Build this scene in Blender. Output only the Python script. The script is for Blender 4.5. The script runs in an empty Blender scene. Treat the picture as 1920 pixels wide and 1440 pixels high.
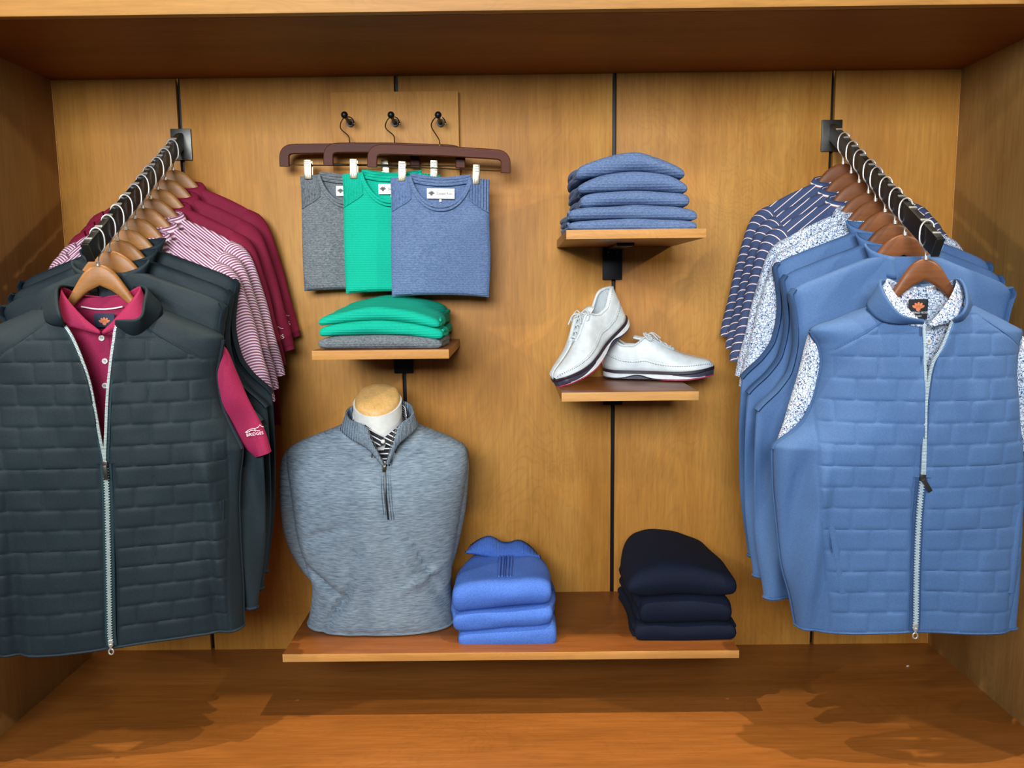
import bpy, bmesh, math, random
import numpy as np
from mathutils import Vector, Matrix

# ------------------------------------------------------------------ camera
F_PX, PITCH, ROLL, YAW = 1446.53, 0.125585, 0.0111008, -0.004304
CAM = np.array([0.01917, -2.23903, 1.09242])
SC = bpy.context.scene
COL = SC.collection

def cam_ray(px, py):
    a, b = (px-960)/F_PX, (720-py)/F_PX
    c, s = math.cos(ROLL), math.sin(ROLL)
    x, u = c*a+s*b, -s*a+c*b
    c, s = math.cos(PITCH), math.sin(PITCH)
    y, z = c+s*u, -s+c*u
    c, s = math.cos(YAW), math.sin(YAW)
    return np.array([c*x+s*y, -s*x+c*y, z])

cd = bpy.data.cameras.new('camera')
cd.sensor_width = 36.0
cd.lens = F_PX/1920*36.0
cd.clip_start = 0.05
cam = bpy.data.objects.new('camera', cd)
COL.objects.link(cam)
o_, x_, y_ = cam_ray(960, 720), cam_ray(960+F_PX, 720), cam_ray(960, 720-F_PX)
R_, U_ = Vector(x_-o_).normalized(), Vector(y_-o_).normalized()
B_ = R_.cross(U_)
mw = Matrix((R_, U_, B_)).transposed().to_4x4()
mw.translation = Vector(CAM)
cam.matrix_world = mw
SC.camera = cam

# ------------------------------------------------------------------ light
vs = SC.view_settings
vs.view_transform = 'Standard'
vs.look = 'None'
vs.gamma = 1.0
vs.use_curve_mapping = False
vs.exposure = -0.2
w = bpy.data.worlds.new('world')
SC.world = w
w.use_nodes = True
w.node_tree.nodes['Background'].inputs[0].default_value = (0.82, 0.91, 1.0, 1)
w.node_tree.nodes['Background'].inputs[1].default_value = 0.06

def lamp(name, kind, loc, target, power, color, **kw):
    l = bpy.data.lights.new(name, kind)
    l.energy = power
    l.color = color
    for k, v in kw.items():
        setattr(l, k, v)
    o = bpy.data.objects.new(name, l)
    COL.objects.link(o)
    o.location = loc
    d = Vector(target)-Vector(loc)
    o.rotation_euler = d.to_track_quat('-Z', 'Y').to_euler()
    return o

WARM = (1.0, 0.87, 0.68)
lamp('ceiling_spot_left', 'SPOT', (-2.25, -1.6, 2.25), (0.25, -0.4, 0.2), 125, WARM, spot_size=math.radians(72), spot_blend=0.9, shadow_soft_size=0.05)
lamp('ceiling_spot_right', 'SPOT', (2.25, -1.6, 2.25), (-0.25, -0.4, 0.2), 125, WARM, spot_size=math.radians(72), spot_blend=0.9, shadow_soft_size=0.05)
for x_l in (-.75, .75):
    lamp('ceiling_downlight', 'SPOT', (x_l, -.745, 3.4), (x_l*.9, -.50, 0), 290, WARM, spot_size=math.radians(70), spot_blend=0.8, shadow_soft_size=0.018)
lamp('window_daylight', 'AREA', (-0.7, -4.4, 2.25), (0.05, 0, 1.3), 66, (0.88, 0.94, 1.0), shape='RECTANGLE', size=2.6, size_y=1.3, spread=math.radians(75))

# ------------------------------------------------------------------ helpers
def at(px, py, Y):
    r = cam_ray(px, py)
    return CAM + r*(Y-CAM[1])/r[1]

def at_z(px, py, Z):
    r = cam_ray(px, py)
    return CAM + r*(Z-CAM[2])/r[2]

def pchip(xs, ys):
    xs, ys = np.array(xs, float), np.array(ys, float)
    if xs[0] > xs[-1]:
        xs, ys = xs[::-1], ys[::-1]
    h = np.diff(xs); d = np.diff(ys)/h
    m = np.zeros(len(xs))
    m[0], m[-1] = d[0], d[-1]
    for i in range(1, len(xs)-1):
        if d[i-1]*d[i] > 0:
            w1, w2 = 2*h[i]+h[i-1], h[i]+2*h[i-1]
            m[i] = (w1+w2)/(w1/d[i-1]+w2/d[i])
    def f(x):
        x = min(max(x, xs[0]), xs[-1])
        i = min(max(int(np.searchsorted(xs, x))-1, 0), len(h)-1)
        t = (x-xs[i])/h[i]
        return float((2*t**3-3*t**2+1)*ys[i]+(t**3-2*t**2+t)*h[i]*m[i]+(-2*t**3+3*t**2)*ys[i+1]+(t**3-t**2)*h[i]*m[i+1])
    return f

def spline(pts, n, closed=False):
    P = np.array(pts, float)
    k = len(P)
    out = []
    segs = k if closed else k-1
    for s in range(segs):
        if closed:
            a, b, c, d = P[(s-1) % k], P[s], P[(s+1) % k], P[(s+2) % k]
        else:
            b, c = P[s], P[s+1]
            a = P[s-1] if s > 0 else 2*b-c
            d = P[s+2] if s+2 < k else 2*c-b
        for j in range(n):
            t = j/n
            out.append(0.5*((2*b)+(-a+c)*t+(2*a-5*b+4*c-d)*t*t+(-a+3*b-3*c+d)*t**3))
    if not closed:
        out.append(P[-1])
    return out

def resample(pts, n):
    P = np.array(pts, float)
    L = np.concatenate([[0], np.cumsum(np.linalg.norm(np.diff(P, axis=0), axis=1))])
    t = np.linspace(0, L[-1], n)
    return np.stack([np.interp(t, L, P[:, i]) for i in range(P.shape[1])], 1)

_rng = np.random.RandomState(7)
_T = _rng.rand(64, 64, 64)*2-1
def noise(x, y, z):
    i, j, k = math.floor(x), math.floor(y), math.floor(z)
    fx, fy, fz = x-i, y-j, z-k
    fx, fy, fz = fx*fx*(3-2*fx), fy*fy*(3-2*fy), fz*fz*(3-2*fz)
    i0, i1, j0, j1, k0, k1 = i & 63, (i+1) & 63, j & 63, (j+1) & 63, k & 63, (k+1) & 63
    a = _T[i0, j0, k0]*(1-fx)+_T[i1, j0, k0]*fx
    b = _T[i0, j1, k0]*(1-fx)+_T[i1, j1, k0]*fx
    c = _T[i0, j0, k1]*(1-fx)+_T[i1, j0, k1]*fx
    d = _T[i0, j1, k1]*(1-fx)+_T[i1, j1, k1]*fx
    return (a*(1-fy)+b*fy)*(1-fz)+(c*(1-fy)+d*fy)*fz

class MB:
    """collects geometry, then links it as one mesh object"""
    def __init__(s):
        s.v, s.f, s.uv = [], [], []
    def add(s, v, f, uv=None):
        o = len(s.v)
        s.v += [tuple(map(float, p)) for p in v]
        s.f += [tuple(i+o for i in q) for q in f]
        s.uv += list(uv) if uv is not None else [(p[0], p[2]) for p in v]
        return s
    def grid(s, nu, nv, fn, uvfn=None, wrap_u=False, cap=False, flip=False):
        V, UV = [], []
        cu = nu if wrap_u else nu+1
        for j in range(nv+1):
            for i in range(cu):
                p = fn(i/nu, j/nv)
                V.append(p)
                UV.append(uvfn(i/nu, j/nv) if uvfn else (p[0], p[2]))
        Fs = []
        for j in range(nv):
            for i in range(nu):
                a, b = j*cu+i, j*cu+(i+1) % cu
                q = (a, b, b+cu, a+cu)
                Fs.append(q[::-1] if flip else q)
        if cap:
            a = list(range(cu)); b = list(range(nv*cu, nv*cu+cu))
            Fs.append(tuple(a[::-1]) if not flip else tuple(a))
            Fs.append(tuple(b) if not flip else tuple(b[::-1]))
        return s.add(V, Fs, UV)
    def box(s, x0, x1, y0, y1, z0, z1, bev=0.0, M=None):
        bm = bmesh.new()
        bmesh.ops.create_cube(bm, size=1)
        for v in bm.verts:
            v.co = Vector(((x0+x1)/2+v.co.x*(x1-x0), (y0+y1)/2+v.co.y*(y1-y0), (z0+z1)/2+v.co.z*(z1-z0)))
        if bev > 0:
            bmesh.ops.bevel(bm, geom=list(bm.edges), offset=bev, segments=2, affect='EDGES', profile=0.6)
        if M is not None:
            bmesh.ops.transform(bm, matrix=M, verts=bm.verts)
        bm.verts.index_update()
        s.add([v.co[:] for v in bm.verts], [[v.index for v in f.verts] for f in bm.faces])
        bm.free()
        return s
    def tube(s, path, r, n=8, closed=False, cap=True, flat=None, up=(0, -1, 0)):
        """r number or list; flat=(ru, rv) ellipse radii factors along side / up"""
        P = [Vector(p) for p in path]
        k = len(P)
        V = []
        U = Vector(up)
        for i, p in enumerate(P):
            a = P[i-1] if (i > 0 or closed) else p
            b = P[(i+1) % k] if (i < k-1 or closed) else p
            t = (b-a)
            t = t.normalized() if t.length > 1e-9 else Vector((0, 0, 1))
            if flat is None:
                if i > 0:
                    U = (U - t*U.dot(t))
                if U.length < 1e-4 or abs(U.normalized().dot(t)) > .99:
                    U = t.orthogonal()
                U = (U - t*U.dot(t)).normalized()
            else:
                U = Vector(up)
                U = (U - t*U.dot(t)).normalized()
            S = t.cross(U)
            rr = r[i] if hasattr(r, '__len__') else r
            fu, fv = flat if flat else (1, 1)
            for j in range(n):
                an = 2*math.pi*j/n
                V.append(p+S*(math.cos(an)*rr*fu)+U*(math.sin(an)*rr*fv))
        Fs = []
        for i in range(k if closed else k-1):
            for j in range(n):
                a, b = i*n+j, i*n+(j+1) % n
                c, d = ((i+1) % k)*n+(j+1) % n, ((i+1) % k)*n+j
                Fs.append((a, b, c, d))
        if cap and not closed:
            Fs.append(tuple(range(n))[::-1]); Fs.append(tuple(range((k-1)*n, k*n)))
        L = 0; UV = []
        for i in range(k):
            if i: L += (P[i]-P[i-1]).length
            UV += [(j/n*.05, L) for j in range(n)]
        return s.add(V, Fs, UV)
    def sphere(s, c, r, n=10, sc=(1, 1, 1)):
        def fn(u, v):
            th, ph = 2*math.pi*u, math.pi*(v*.998+.001)
            return (c[0]+r*sc[0]*math.sin(ph)*math.cos(th), c[1]+r*sc[1]*math.sin(ph)*math.sin(th), c[2]-r*sc[2]*math.cos(ph))
        return s.grid(n, max(4, n//2+1), fn, wrap_u=True, cap=True)
    def prism(s, poly, y0, y1, M=None):
        n = len(poly)
        V = [(p[0], y0, p[1]) for p in poly]+[(p[0], y1, p[1]) for p in poly]
        if M is not None:
            V = [tuple(M @ Vector(v)) for v in V]
        Fs = [tuple(range(n)), tuple(range(2*n-1, n-1, -1))]
        for i in range(n):
            j = (i+1) % n
            Fs.append((i, i+n, j+n, j))
        return s.add(V, Fs)
    def build(s, name, mat, parent=None, smooth=True, angle=40, solid=0.0, off=0.0, sub=0):
        me = bpy.data.meshes.new(name)
        me.from_pydata(s.v, [], s.f)
        uvl = me.uv_layers.new(name='uv')
        li = np.zeros(len(me.loops), dtype=np.int32)
        me.loops.foreach_get('vertex_index', li)
        uvl.data.foreach_set('uv', np.array(s.uv, dtype=np.float32)[li].ravel())
        me.materials.append(mat)
        me.polygons.foreach_set('use_smooth', [smooth]*len(me.polygons))
        me.update()
        bm = bmesh.new(); bm.from_mesh(me)
        bmesh.ops.recalc_face_normals(bm, faces=bm.faces)
        bm.to_mesh(me); bm.free()
        if smooth:
            me.set_sharp_from_angle(angle=math.radians(angle))
        o = bpy.data.objects.new(name, me)
        COL.objects.link(o)
        if parent is not None:
            o.parent = parent
        if solid:
            m = o.modifiers.new('thickness', 'SOLIDIFY'); m.thickness = solid; m.offset = off
        if sub:
            m = o.modifiers.new('smooth', 'SUBSURF'); m.levels = sub; m.render_levels = sub
        return o

def tag(o, label, cat, group=None):
    o['label'] = label; o['category'] = cat
    if group: o['group'] = group
    return o

def thing(name, label, cat, loc=(0, 0, 0), rot=(0, 0, 0), group=None):
    o = bpy.data.objects.new(name, None)
    COL.objects.link(o)
    o.empty_display_size = .02
    o.location = loc; o.rotation_euler = rot
    return tag(o, label, cat, group)

def structure(o):
    o['kind'] = 'structure'
    return o

def dup(root, loc, rot, label, group=None):
    r = root.copy(); COL.objects.link(r)
    r.location = loc; r.rotation_euler = rot; r['label'] = label
    if group: r['group'] = group
    for ch in list(root.children):
        c = ch.copy(); COL.objects.link(c); c.parent = r
        for g in list(ch.children):
            d = g.copy(); COL.objects.link(d); d.parent = c
    return r

def text_mesh(body, size, depth=0.0004):
    cu = bpy.data.curves.new('lettering', 'FONT')
    cu.body = body; cu.size = size; cu.extrude = depth
    cu.align_x = 'CENTER'; cu.align_y = 'CENTER'
    cu.resolution_u = 2
    o = bpy.data.objects.new('lettering', cu)
    COL.objects.link(o)
    dg = bpy.context.evaluated_depsgraph_get()
    me = bpy.data.meshes.new_from_object(o.evaluated_get(dg))
    v = [x.co[:] for x in me.vertices]; f = [tuple(p.vertices) for p in me.polygons]
    bpy.data.objects.remove(o); bpy.data.curves.remove(cu); bpy.data.meshes.remove(me)
    return v, f

# ------------------------------------------------------------------ materials
def lin(h):
    c = [int(h[i:i+2], 16)/255 for i in (0, 2, 4)]
    return tuple(x/12.92 if x <= .04045 else ((x+.055)/1.055)**2.4 for x in c)+(1,)

class NT:
    def __init__(s, name):
        s.m = bpy.data.materials.new(name); s.m.use_nodes = True
        s.t = s.m.node_tree; s.p = s.t.nodes['Principled BSDF']
    def n(s, kind, **kw):
        nd = s.t.nodes.new('ShaderNode'+kind)
        for k, v in kw.items():
            if k.startswith('i_'):
                nd.inputs[k[2:].replace('_', ' ')].default_value = v
            else:
                setattr(nd, k, v)
        return nd
    def l(s, a, b):
        s.t.links.new(a, b)
    def set(s, **kw):
        for k, v in kw.items():
            s.p.inputs[k.replace('_', ' ')].default_value = v
    def coords(s, scale=(1, 1, 1), kind='Object', rnd=0.0, rot=(0, 0, 0)):
        tc = s.n('TexCoord'); mp = s.n('Mapping')
        mp.inputs['Scale'].default_value = scale
        mp.inputs['Rotation'].default_value = rot
        src = tc.outputs[kind]
        if rnd:
            oi = s.n('ObjectInfo'); va = s.n('VectorMath', operation='SCALE')
            va.inputs[0].default_value = (rnd, rnd*.7, rnd*1.3)
            s.l(oi.outputs['Random'], va.inputs['Scale'])
            ad = s.n('VectorMath', operation='ADD')
            s.l(src, ad.inputs[0]); s.l(va.outputs[0], ad.inputs[1])
            src = ad.outputs[0]
        s.l(src, mp.inputs['Vector'])
        return mp.outputs[0]
    def noise(s, vec, scale, detail=3, rough=.5, dist=0):
        nd = s.n('TexNoise')
        nd.inputs['Scale'].default_value = scale; nd.inputs['Detail'].default_value = detail
        nd.inputs['Roughness'].default_value = rough; nd.inputs['Distortion'].default_value = dist
        s.l(vec, nd.inputs['Vector'])
        return nd.outputs['Fac']
    def ramp(s, fac, stops):
        r = s.n('ValToRGB')
        e = r.color_ramp.elements
        while len(e) < len(stops): e.new(0.5)
        for el, (p, c) in zip(e, stops):
            el.position = p; el.color = c
        s.l(fac, r.inputs['Fac'])
        return r.outputs['Color']
    def mix(s, fac, a, b, mode='MIX'):
        m = s.n('MixRGB', blend_type=mode)
        for i, x in ((0, fac), (1, a), (2, b)):
            if hasattr(x, 'links'): s.l(x, m.inputs[i])
            else: m.inputs[i].default_value = x
        return m.outputs[0]
    def math(s, op, a, b=0.0):
        m = s.n('Math', operation=op)
        for i, x in ((0, a), (1, b)):
            if hasattr(x, 'links'): s.l(x, m.inputs[i])
            else: m.inputs[i].default_value = x
        return m.outputs[0]
    def bump(s, h, strength=.3, dist=.001):
        b = s.n('Bump'); b.inputs['Strength'].default_value = strength; b.inputs['Distance'].default_value = dist
        s.l(h, b.inputs['Height']); s.l(b.outputs[0], s.p.inputs['Normal'])

def wood(name, dark, mid, light, grain=(1, 1, .12), rough=.5, rnd=7.0, coat=.0, fig=1.0, spec=.3, con=1.0):
    """figured veneer: broad tone patches, contour-like figure, fine streaks along the grain"""
    t = NT(name)
    v = t.coords(grain, rnd=rnd)
    big = t.noise(v, 4.0, 4, .6, .8)
    gv = tuple(1 if g > .5 else .32 for g in grain)
    v2 = t.coords(gv, rnd=rnd*1.7)
    wv = t.noise(v2, 4.5*fig, 3, .55, 1.0)
    rings = t.math('FRACT', t.math('MULTIPLY', wv, 26.0))
    ringc = t.ramp(rings, [(0.0, (.62, .58, .5, 1)), (.22, (1.0, 1.0, 1.0, 1)), (.75, (1.06, 1.05, 1.04, 1)), (1.0, (.72, .68, .62, 1))])
    mask = t.ramp(t.noise(v2, 2.2*fig, 2, .5), [(.38, (.04, .04, .04, 1)), (.62, (.24, .24, .24, 1))])
    vf = t.coords(tuple(1 if g > .5 else .055 for g in grain), rnd=rnd)
    fine = t.noise(vf, 150, 3, .65, .15)
    vm = t.coords(tuple(1 if g > .5 else .10 for g in grain), rnd=rnd*.6)
    midn = t.noise(vm, 34, 3, .6, .5)
    base = t.ramp(big, [(.18, dark), (.5, mid), (.82, light)])
    c = t.mix(mask, base, t.mix(1.0, base, ringc, 'MULTIPLY'))
    c = t.mix(.8*con, c, t.ramp(fine, [(.30, (.82, .80, .76, 1)), (.70, (1.09, 1.09, 1.09, 1))]), 'MULTIPLY')
    c = t.mix(.7, c, t.ramp(midn, [(.30, (.92-.14*(con-1), .91-.16*(con-1), .89-.18*(con-1), 1)), (.70, (1.05, 1.05, 1.05, 1))]), 'MULTIPLY')
    t.l(c, t.p.inputs['Base Color'])
    t.set(Roughness=rough, Coat_Weight=coat, Coat_Roughness=.25, Specular_IOR_Level=spec)
    t.bump(fine, .05, .001)
    return t.m

def plain(name, col, rough=.5, metal=0.0, **kw):
    t = NT(name)
    v = t.coords((1, 1, 1))
    n = t.noise(v, 60, 2)
    c = t.ramp(n, [(.3, tuple(x*.92 for x in col[:3])+(1,)), (.7, tuple(min(1, x*1.06) for x in col[:3])+(1,))])
    t.l(c, t.p.inputs['Base Color'])
    t.set(Roughness=rough, Metallic=metal, **kw)
    return t.m

def fabric(name, c1, c2, scale=(300, 300, 500), rough=.85, mixlo=.4, mixhi=.6, bump=.15, rib=None, ribs=.4, sheen=.0, spec=.2):
    """woven or knitted cloth: two yarn colours, fine relief; rib=(axis vector, pitch m)"""
    t = NT(name)
    v = t.coords(scale, kind='Object')
    n = t.noise(v, 1.0, 3, .6)
    c = t.ramp(n, [(mixlo, c1), (mixhi, c2)])
    v2 = t.coords((1, 1, 1))
    n2 = t.noise(v2, 9, 3)
    c = t.mix(.5, c, t.ramp(n2, [(.3, (.86, .86, .86, 1)), (.7, (1.08, 1.08, 1.08, 1))]), 'MULTIPLY')
    t.l(c, t.p.inputs['Base Color'])
    h = n
    if rib:
        ax, pitch = rib
        tc = t.n('TexCoord'); dp = t.n('VectorMath', operation='DOT_PRODUCT')
        t.l(tc.outputs['Object'], dp.inputs[0]); dp.inputs[1].default_value = ax
        sn = t.math('SINE', t.math('MULTIPLY', dp.outputs['Value'], 2*math.pi/pitch))
        h = t.math('ADD', t.math('MULTIPLY', sn, ribs), t.math('MULTIPLY', n, .5))
    t.set(Roughness=rough, Sheen_Weight=sheen, Sheen_Roughness=.5, Specular_IOR_Level=spec)
    t.bump(h, bump, .002)
    return t.m

def striped(name, ground, bands, pitch, rough=.8, kind='UV'):
    """bands: list of (start, end, colour) as fractions of the pitch, along the cloth's length (UV v)"""
    t = NT(name)
    tc = t.n('TexCoord'); sp = t.n('SeparateXYZ')
    t.l(tc.outputs['UV'], sp.inputs[0])
    fr = t.math('FRACT', t.math('ADD', t.math('MULTIPLY', sp.outputs['Y'], 1/pitch), 50.0))
    r = t.n('ValToRGB'); r.color_ramp.interpolation = 'CONSTANT'
    e = r.color_ramp.elements
    stops = []
    pos = 0.0
    for a, b, c in bands:
        if a > pos: stops.append((pos, ground))
        stops.append((a, c)); pos = b
    if pos < 1: stops.append((pos, ground))
    while len(e) < len(stops): e.new(.5)
    for el, (p, c) in zip(e, stops):
        el.position = p; el.color = c
    t.l(fr, r.inputs['Fac'])
    n = t.noise(t.coords((1, 1, 1)), 900, 2)
    t.l(r.outputs['Color'], t.p.inputs['Base Color'])
    t.set(Roughness=rough, Sheen_Weight=.0, Specular_IOR_Level=.3)
    t.bump(n, .15, .001)
    return t.m

def floral(name):
    t = NT(name)
    v = t.coords((1, 1, 1))
    wn = t.n('TexNoise'); wn.inputs['Scale'].default_value = 90; wn.inputs['Detail'].default_value = 1
    t.l(v, wn.inputs['Vector'])
    ad = t.n('VectorMath', operation='MULTIPLY_ADD')
    ad.inputs[1].default_value = (.012, .012, .012)
    t.l(wn.outputs['Color'], ad.inputs[0]); t.l(v, ad.inputs[2])
    def vor(scale, feat):
        nd = t.n('TexVoronoi', feature=feat); nd.inputs['Scale'].default_value = scale
        t.l(ad.outputs[0], nd.inputs['Vector'])
        return nd
    a = vor(200, 'F1')
    edge = vor(150, 'DISTANCE_TO_EDGE')
    blot = t.ramp(a.outputs['Distance'], [(.30, (1, 1, 1, 1)), (.36, (0, 0, 0, 1))])
    cc = t.n('SeparateXYZ'); t.l(a.outputs['Color'], cc.inputs[0])
    hue = t.ramp(cc.outputs['X'], [(0, lin('223a66')), (.45, lin('3a78b0')), (.72, lin('1d2b4d')), (.88, lin('c9899b'))])
    hue.node.color_ramp.interpolation = 'CONSTANT'
    c = t.mix(blot, lin('d5dde6'), hue)
    en = t.ramp(edge.outputs['Distance'], [(.05, (1, 1, 1, 1)), (.08, (0, 0, 0, 1))])
    c = t.mix(t.math('MULTIPLY', en, .8), c, lin('35517f'))
    t.l(c, t.p.inputs['Base Color'])
    t.set(Roughness=.75, Specular_IOR_Level=.3)
    return t.m

MAT = {}
MAT['wall'] = wood('stained_maple', lin('96601f'), lin('b27a32'), lin('c89448'), (1, 1, .22), .55)
MAT['side'] = wood('maple_side_daylight_tint', lin('8a6232'), lin('9f7842'), lin('b08b52'), (1, 1, .22), .55)  # maple of the side walls, desaturated: reflected daylight painted into the colour
MAT['floor'] = wood('stained_cherry', lin('7c4617'), lin('955a25'), lin('a96d33'), (.16, 1, 1), .42, coat=.12, fig=1.2, con=1.25, rnd=3)
MAT['ceil'] = wood('stained_soffit', lin('7a4210'), lin('8a4e16'), lin('985a1c'), (.16, 1, 1), .55)
MAT['fascia'] = wood('stained_fascia', lin('9f6828'), lin('b07c38'), lin('bc8a44'), (.2, 1, 1), .5)
MAT['shelf'] = wood('stained_shelf', lin('683a16'), lin('7e481e'), lin('905a2c'), (.2, 1, 1), .38, coat=.15, fig=1.2, con=1.25)
MAT['edge'] = wood('worn_shelf_edge', lin('a9702e'), lin('c28a48'), lin('d6a566'), (.2, 1, 1), .55, fig=2)
MAT['hanger'] = wood('hanger_beech', lin('7d5126'), lin('976635'), lin('ab7a45'), (.25, 1, 1), .40, fig=2.5)
MAT['hanger_d'] = wood('hanger_walnut', lin('63391f'), lin('7a4a2a'), lin('8e5c38'), (.25, 1, 1), .42, fig=2.5)
MAT['bar'] = wood('trouser_hanger_wood', lin('3c1a0f'), lin('4e2414'), lin('5e2e1b'), (.2, 1, 1), .5, fig=2, spec=.15)
MAT['cap'] = wood('pale_neck_wood', lin('c2955a'), lin('d6ab6a'), lin('e2bd80'), (.6, .6, 1), .40, fig=1)
MAT['black'] = plain('black_metal', lin('17171a'), .42, .6)
MAT['rail'] = plain('black_rail_paint', lin('1b1a1a'), .38, .5)
MAT['steelb'] = plain('dark_steel', lin('4b4a46'), .38, .9)
MAT['void'] = plain('black_slot', lin('060606'), .7)
MAT['chrome'] = plain('chrome_wire', lin('dddbd5'), .34, .7)
MAT['brass'] = plain('warm_steel_wire', lin('b0a284'), .22, 1.0)
MAT['white'] = plain('white_leather', lin('c9d0d1'), .42, Specular_IOR_Level=.5)
MAT['whitecloth'] = plain('white_jersey', lin('d4d3cc'), .9)
MAT['lace'] = plain('white_lace', lin('c4cacb'), .85)
MAT['sole_white'] = plain('white_rubber', lin('d2d5d5'), .5)
MAT['sole_dark'] = plain('dark_rubber', lin('2a1f29'), .45)
MAT['sole_pink'] = plain('pink_rubber', lin('b03a5a'), .35)
MAT['sole_smoke'] = plain('smoky_rubber', lin('3a3a48'), .3)
MAT['perf'] = plain('punch_hole', lin('6d7579'), .8)
MAT['paper'] = plain('white_print', lin('e8e6de'), .7)
MAT['ink'] = plain('grey_print', lin('5b5c58'), .7)
MAT['navylabel'] = plain('navy_label', lin('1c2740'), .7)
MAT['blacklabel'] = plain('black_label', lin('15161c'), .7)
MAT['orange'] = plain('orange_thread', lin('d97b4c'), .7)
MAT['thread'] = plain('white_thread', lin('ece4e6'), .7)
MAT['button'] = plain('pearl_button', lin('d8d6cf'), .25)
MAT['zip'] = plain('pale_zip_teeth', lin('cfe0dc'), .3, .5)
MAT['zipblue'] = plain('pale_blue_zip_teeth', lin('cfe2ea'), .35, .3)
MAT['pull'] = plain('gunmetal_pull', lin('5a5650'), .3, .8)
MAT['tape'] = plain('dark_zip_tape', lin('14343a'), .8)
MAT['tapeblue'] = plain('blue_zip_tape', lin('2c4a72'), .8)

MAT['slate'] = fabric('dark_slate_nylon', lin('1a262b'), lin('202d32'), (500, 500, 500), .66, bump=.04, sheen=.0, spec=.25)
MAT['slate_side'] = fabric('dark_slate_stretch', lin('182730'), lin('1d2f39'), (500, 500, 500), .6, bump=.04, spec=.35)
MAT['slate_trim'] = fabric('dark_slate_binding', lin('1c2830'), lin('222f38'), (500, 500, 500), .7, bump=.04)
MAT['steel'] = fabric('steel_blue_nylon', lin('476692'), lin('4f6f9c'), (500, 500, 500), .66, bump=.04, sheen=.0, spec=.25)
MAT['steel_side'] = fabric('steel_blue_stretch', lin('385b8a'), lin('406493'), (500, 500, 500), .55, bump=.04, spec=.4)
MAT['steel_trim'] = fabric('steel_blue_binding', lin('39567f'), lin('42608a'), (500, 500, 500), .7, bump=.04)
MAT['pink'] = fabric('raspberry_pique', lin('8c1d42'), lin('98254d'), (700, 700, 700), .75, bump=.08)
MAT['burg'] = fabric('burgundy_pique', lin('74152f'), lin('821b37'), (700, 700, 700), .75, bump=.08)
MAT['stripe_pink'] = striped('pink_hairline_stripe', lin('a65266'), [(.0, .42, lin('e2d2d6')), (.60, .80, lin('6b4f7c'))], .0078)
MAT['stripe_navy'] = striped('navy_wide_stripe', lin('3c4a6c'), [(.0, .09, lin('e9e2e0')), (.09, .14, lin('b06a60'))], .0235)
MAT['stripe_black'] = striped('black_white_stripe', lin('17181c'), [(.0, .22, lin('dfdfdf'))], .011)
MAT['floral'] = floral('small_floral_print')
RIBX = ((0, 0, 1), .0062)
MAT['knit_blue'] = fabric('heather_blue_knit', lin('4b6086'), lin('7083a4'), (190, 190, 420), .9, .3, .7, .45, rib=RIBX, ribs=.35)
MAT['knit_green'] = fabric('jade_green_knit', lin('06a184'), lin('10b596'), (300, 300, 600), .85, .3, .7, .4, rib=RIBX, ribs=.45)
MAT['knit_grey'] = fabric('heather_grey_knit', lin('4d5459'), lin('81888b'), (190, 190, 420), .9, .3, .7, .45, rib=RIBX, ribs=.35)
VR = ((1, 0, 0), .0075)
MAT['rib_blue'] = fabric('heather_blue_rib', lin('4d648c'), lin('7085aa'), (190, 190, 190), .9, .3, .7, .9, rib=VR, ribs=.9)
MAT['rib_green'] = fabric('jade_green_rib', lin('06a184'), lin('10b596'), (190, 190, 190), .85, .3, .7, .9, rib=VR, ribs=.9)
MAT['rib_grey'] = fabric('heather_grey_rib', lin('4d5459'), lin('7b8286'), (190, 190, 190), .9, .3, .7, .9, rib=VR, ribs=.9)
MAT['merino'] = fabric('heather_grey_merino', lin('5d6c78'), lin('93a1ac'), (45, 45, 380), .9, .3, .72, .12)
MAT['merino_rib'] = fabric('heather_grey_merino_rib', lin('5d6c78'), lin('8e9ca8'), (200, 200, 300), .9, .3, .7, .6, rib=((1, .3, 0), .004), ribs=.9)
MAT['royal'] = fabric('royal_blue_merino', lin('3a5fb0'), lin('5379c8'), (300, 300, 700), .85, .3, .7, .15)
MAT['royal_rib'] = fabric('royal_blue_rib', lin('3a5cab'), lin('4d72c0'), (300, 300, 300), .85, .3, .7, .6, rib=((1, 0, 0), .004), ribs=.9)
MAT['navy'] = fabric('dark_navy_knit', lin('0c1222'), lin('111a2d'), (400, 400, 600), .92, .3, .7, .15)

def diagonal(name):
    t = NT(name)
    tc = t.n('TexCoord'); dp = t.n('VectorMath', operation='DOT_PRODUCT')
    t.l(tc.outputs['Object'], dp.inputs[0]); dp.inputs[1].default_value = (.45, 0, .9)
    fr = t.math('FRACT', t.math('ADD', t.math('MULTIPLY', dp.outputs['Value'], 1/.011), 50.0))
    c = t.ramp(fr, [(0, lin('dfdfdf')), (.24, lin('17181c'))]); c.node.color_ramp.interpolation = 'CONSTANT'
    t.l(c, t.p.inputs['Base Color']); t.set(Roughness=.8)
    return t.m
MAT['stripe_diag'] = diagonal('black_white_stripe_bias')

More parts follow.
